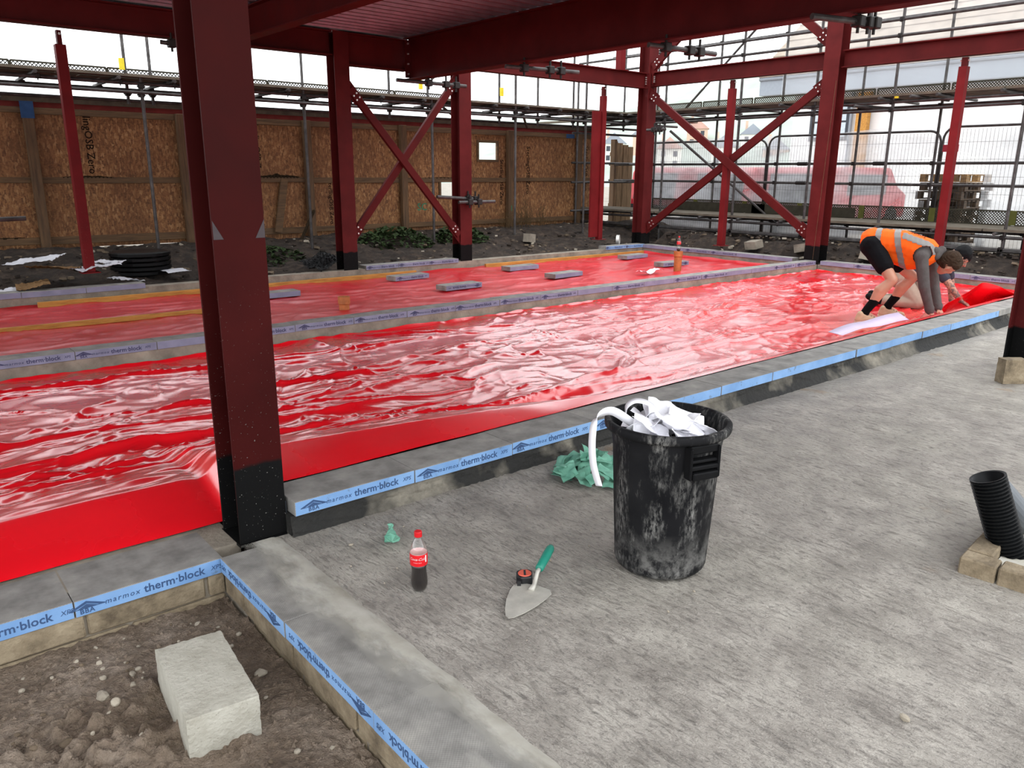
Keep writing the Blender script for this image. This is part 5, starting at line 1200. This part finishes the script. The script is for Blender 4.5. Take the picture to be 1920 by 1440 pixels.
def shoe(name, heel, toe, parent, mat, sole, z, h=.075):
    heel = Vector((heel[0], heel[1], 0)); toe = Vector((toe[0], toe[1], 0)); d = (toe-heel).normalized(); s = Vector((-d.y, d.x, 0)); L = (toe-heel).length
    o = blob(name, [(heel+d*.04+Vector((0, 0, z+.045)), heel+d*.05+Vector((0, 0, z+h+.02)), .042, .038), (heel+d*.045+Vector((0, 0, z+.04)), heel+d*L*.55+Vector((0, 0, z+.042)), .042, .044), (heel+d*.09+Vector((0, 0, z+.075)), heel+d*L*.6+Vector((0, 0, z+.052)), .036, .034), (heel+d*L*.55+Vector((0, 0, z+.04)), toe-d*.045+Vector((0, 0, z+.036)), .044, .036)], mat, parent, .008, 3)
    mb = MB(); poly = []
    for a, w in ((0, .020), (.02, .037), (.3*L, .040), (.6*L, .046), (.85*L, .042), (L-.02, .026), (L, .010)): poly.append((a, w))
    for k in range(4): q = heel+d*(.10+.028*k)+Vector((0, 0, z+.108-.011*k)); MB().tube(q-s*.022, q+s*.022, .005, 5).build('lace', 'hoodie_grey', o)
    pts = [heel+d*a+s*w for a, w in poly]+[heel+d*a-s*w for a, w in reversed(poly)]
    b = mb.prism([(p.x, p.y) for p in pts], z, z+.026, 2).build('sole', sole, o, fix=True); return o
def head_parts(t, c, face, crown, hat=None, hair=True, skin='skin'):
    """face = direction the face looks, crown = direction of the top of the head"""
    c = Vector(c); f = Vector(face).normalized(); u = Vector(crown); u = (u-f*u.dot(f)).normalized(); s = f.cross(u)
    R = Matrix((f, s, u)).transposed()
    P = lambda a, b, d: c+f*a+s*b+u*d
    segs = [(P(.0, 0, .03), P(.01, 0, .03), .090, .088), (P(-.02, 0, .035), P(-.03, 0, .03), .092, .09), (P(.035, 0, -.045), P(.05, 0, -.085), .062, .042), (P(.07, .02, -.02), P(.07, -.02, -.02), .034, .034), (P(.092, 0, .012), P(.112, 0, -.022), .010, .015), (P(.083, -.016, -.058), P(.083, .016, -.058), .012, .012), (P(.055, 0, -.10), P(.065, 0, -.1), .024, .02)]
    for sg in (-1, 1): segs += [(P(-.008, sg*.086, .012), P(-.012, sg*.09, -.022), .014, .010), (P(.078, sg*.04, .028), P(.082, sg*.02, .03), .012, .012)]
    return segs, P
def worker_one():
    t = thing('person', 'person in orange vest, grey hoodie and black shorts bending over the kerb', 'person', (8.42, 3.86, FLOOR))
    zf = FLOOR+.045
    rh, rk, ra = (8.315, 3.99, .775), (8.235, 3.70, .455), (8.105, 3.885, .095)
    lh, lk, la = (8.50, 4.03, .765), (8.72, 3.70, .445), (8.66, 3.91, .095)
    hip = (8.41, 4.0, .80); mid = (8.47, 3.74, .80); chest = (8.53, 3.55, .73); neck = (8.575, 3.44, .715)
    rs, re, rw = (8.385, 3.50, .69), (8.345, 3.415, .40), (8.425, 3.36, .155)
    ls, le, lw = (8.70, 3.545, .665), (8.765, 3.49, .375), (8.66, 3.375, .16)
    hs, P = head_parts(t, (8.625, 3.335, .625), (.62, -.30, -.72), (.35, -.85, .1))
    body = [(hip, mid, .125, .115), (mid, chest, .12, .13), (chest, neck, .10, .06), (neck, (8.615, 3.37, .65), .056, .055), (rh, rk, .085, .058), (rk, ra, .056, .036), (lh, lk, .085, .058), (lk, la, .056, .036), (rh, lh, .10, .10)]
    for a, b in ((rk, ra), (lk, la)):
        a, b = Vector(a), Vector(b); m = a.lerp(b, .32)+Vector((-.02, .025, 0)); body.append((a.lerp(b, .1), m, .05, .058)); body.append((m, a.lerp(b, .7), .056, .042))
    for a, b, c_ in ((rs, re, rw), (ls, le, lw)): body += [(a, b, .05, .042), (b, c_, .04, .028), (chest, a, .09, .055)]
    for a in (ra, la): body.append((a, (a[0]+.06, a[1]-.07, zf+.04), .036, .034))
    body += hs+hand(rw, (.15, -.35, -.62), (.8, .1, .1), (.1, -.7, .6))+hand(lw, (.05, -.4, -.6), (-.8, .1, .1), (.1, -.7, .6))
    blob('body', body, 'skin', t, .0075, 4)
    Pn = P
    hr = blob('hair', [(Pn(-.03, 0, .055), Pn(-.035, 0, .02), .096, .092), (Pn(.03, 0, .09), Pn(.06, 0, .085), .05, .035), (Pn(-.06, 0, .0), Pn(-.065, 0, -.03), .062, .05), (Pn(.02, .05, .075), Pn(.02, -.05, .075), .05, .05)], 'hair_brown', t, .008, 2)
    for v in hr.data.vertices: v.co += v.normal*.006*math.sin(v.co.x*310+v.co.y*170)*math.sin(v.co.z*260)
    # hoodie with sleeves and bunched hood
    hood = [(mid, chest, .13, .142), (chest, (8.56, 3.47, .715), .12, .085), (rs, re, .066, .056), (re, rw, .054, .043), (ls, le, .066, .056), (le, lw, .054, .043), (chest, rs, .10, .07), (chest, ls, .10, .07),
            ((8.50, 3.43, .76), (8.64, 3.46, .74), .045, .045), ((8.52, 3.41, .70), (8.60, 3.40, .76), .04, .045)]
    for a, b in ((rw, re), (lw, le)):
        a, b = Vector(a), Vector(b); hood.append((a.lerp(b, .02), a.lerp(b, .10), .046, .050))
    blob('hoodie', hood, 'hoodie_grey', t, .0085, 4)
    blob('shorts', [(hip, Vector(hip).lerp(Vector(mid), .3), .140, .132), (rh, lh, .125, .125), (rh, Vector(rh).lerp(Vector(rk), .62), .118, .094), (lh, Vector(lh).lerp(Vector(lk), .60), .112, .094)], 'shorts_black', t, .0085, 4)
    vest = blob('vest', [((8.385, 4.02, .815), mid, .150, .148), (mid, chest, .150, .158), (chest, (8.55, 3.49, .72), .142, .098), ((8.47, 3.72, .74), (8.50, 3.62, .66), .125, .115), ((8.42, 3.92, .74), (8.49, 3.66, .64), .11, .10)], 'vest_orange', t, .0085, 4)
    # trim the vest so that it ends cleanly at hem, arm holes and neck
    ax = Vector((chest[0]-hip[0], chest[1]-hip[1], 0)).normalized(); rt = Vector((ax.y, -ax.x, 0)); o0 = Vector(hip)
    def par(c): q = c-o0; return q.dot(ax), q.dot(rt), q.z
    bm = bmesh.new(); bm.from_mesh(vest.data)
    kill = []
    for f in bm.faces:
        s, l, z = par(f.calc_center_median())
        if s < -.135 or s > .60: kill.append(f)
        elif abs(l) > .115 and math.hypot(s-.50, (z+.10)) < .105: kill.append(f)
    bmesh.ops.delete(bm, geom=kill, context='FACES'); bm.to_mesh(vest.data); bm.free()
    band(vest, 'reflective_band', 'vest_silver', t, lambda c: .02 < par(c)[0]+par(c)[2]*.10 < .075)
    band(vest, 'reflective_band', 'vest_silver', t, lambda c: .215 < par(c)[0]+par(c)[2]*.25 < .275)
    band(vest, 'reflective_band', 'vest_silver', t, lambda c: par(c)[0] > .27 and .085 < abs(par(c)[1]) < .135 and par(c)[2] > -.08)
    band(vest, 'back_print', 'sock_black', t, lambda c: .33 < par(c)[0] < .47 and abs(par(c)[1]+.01) < .06 and par(c)[2] > 0 and math.sin(par(c)[0]*160)*math.sin(par(c)[1]*190+par(c)[0]*60) > .25, .003)
    for a, k in ((ra, rk), (la, lk)):
        a, k = Vector(a), Vector(k); blob('sock', [(a+Vector((.01, -.015, -.02)), a.lerp(k, .05), .042, .041), (a.lerp(k, .02), a.lerp(k, .36), .042, .049)], 'sock_black', t, .008, 2)
    shoe('shoe', (8.045, 3.95), (8.20, 3.72), t, 'shoe_beige', 'shoe_sole', zf-.02); shoe('shoe', (8.61, 3.975), (8.75, 3.73), t, 'shoe_beige', 'shoe_sole', zf-.02)
worker_one()
def worker_two():
    t = thing('person', 'person in black cap and beige trousers kneeling behind the bending person', 'person', (9.6, 4.15, FLOOR))
    zf = FLOOR+.03
    hip = (9.56, 4.20, .36); chest = (9.76, 3.90, .50); neck = (9.83, 3.80, .535)
    rh, rk, rf = (9.48, 4.17, .33), (9.50, 3.95, .06), (9.36, 4.28, .06); lh, lk, lf = (9.66, 4.25, .33), (9.78, 4.02, .06), (9.62, 4.38, .04)
    rs, re, rw = (9.63, 3.83, .47), (9.63, 3.66, .28), (9.62, 3.52, .12); ls, le, lw = (9.97, 3.86, .46), (10.01, 3.80, .26), (9.99, 3.76, .06)
    hs, P = head_parts(t, (9.885, 3.70, .575), (.45, -.55, -.62), (.35, -.5, .75))
    body = [(hip, chest, .13, .135), (chest, neck, .11, .06), (neck, (9.87, 3.73, .56), .056, .056), (rh, rk, .085, .06), (rk, rf, .055, .04), (lh, lk, .085, .06), (lk, lf, .055, .04), (rh, lh, .1, .1)]
    for a, b, c_ in ((rs, re, rw), (ls, le, lw)): body += [(a, b, .052, .044), (b, c_, .043, .03), (chest, a, .09, .06)]
    body += hs+hand(rw, (.2, -.7, -.4), (.7, .2, .1), (0, -.4, .8))+hand(lw, (.1, -.7, -.4), (-.7, .2, .1), (0, -.4, .8))
    blob('body', body, 'skin_tattoo', t, .008, 4)
    blob('cap', [(P(-.015, 0, .06), P(-.02, 0, .05), .103, .103), (P(.03, 0, .055), P(.045, 0, .052), .078, .066)], 'cap_black', t, .008, 3)
    blob('shirt', [(hip, chest, .142, .152), (chest, (9.80, 3.84, .525), .125, .085), (rs, Vector(rs).lerp(Vector(re), .6), .07, .062), (ls, Vector(ls).lerp(Vector(le), .6), .07, .062), (chest, rs, .10, .07), (chest, ls, .10, .07)], 'shirt_dark', t, .009, 4)
    blob('trousers', [(hip, Vector(hip).lerp(Vector(chest), .2), .150, .145), (rh, lh, .13, .13), (rh, rk, .118, .085), (rk, rf, .082, .062), (lh, lk, .118, .085), (lk, lf, .082, .062)], 'trouser_beige', t, .009, 4)
    for a, d in ((rf, (-.06, .08)), (lf, (-.06, .08))):
        blob('boot', [(a, (a[0]+d[0], a[1]+d[1], a[2]+.01), .058, .052), ((a[0]+d[0], a[1]+d[1], a[2]+.01), (a[0]+d[0]*1.6, a[1]+d[1]*1.6, .10), .05, .042), ((a[0]+d[0]*.9, a[1]+d[1]*.9, .05), (a[0]+d[0]*.9, a[1]+d[1]*.9, -.0), .046, .04)], 'boot_black', t, .008, 3)
worker_two()
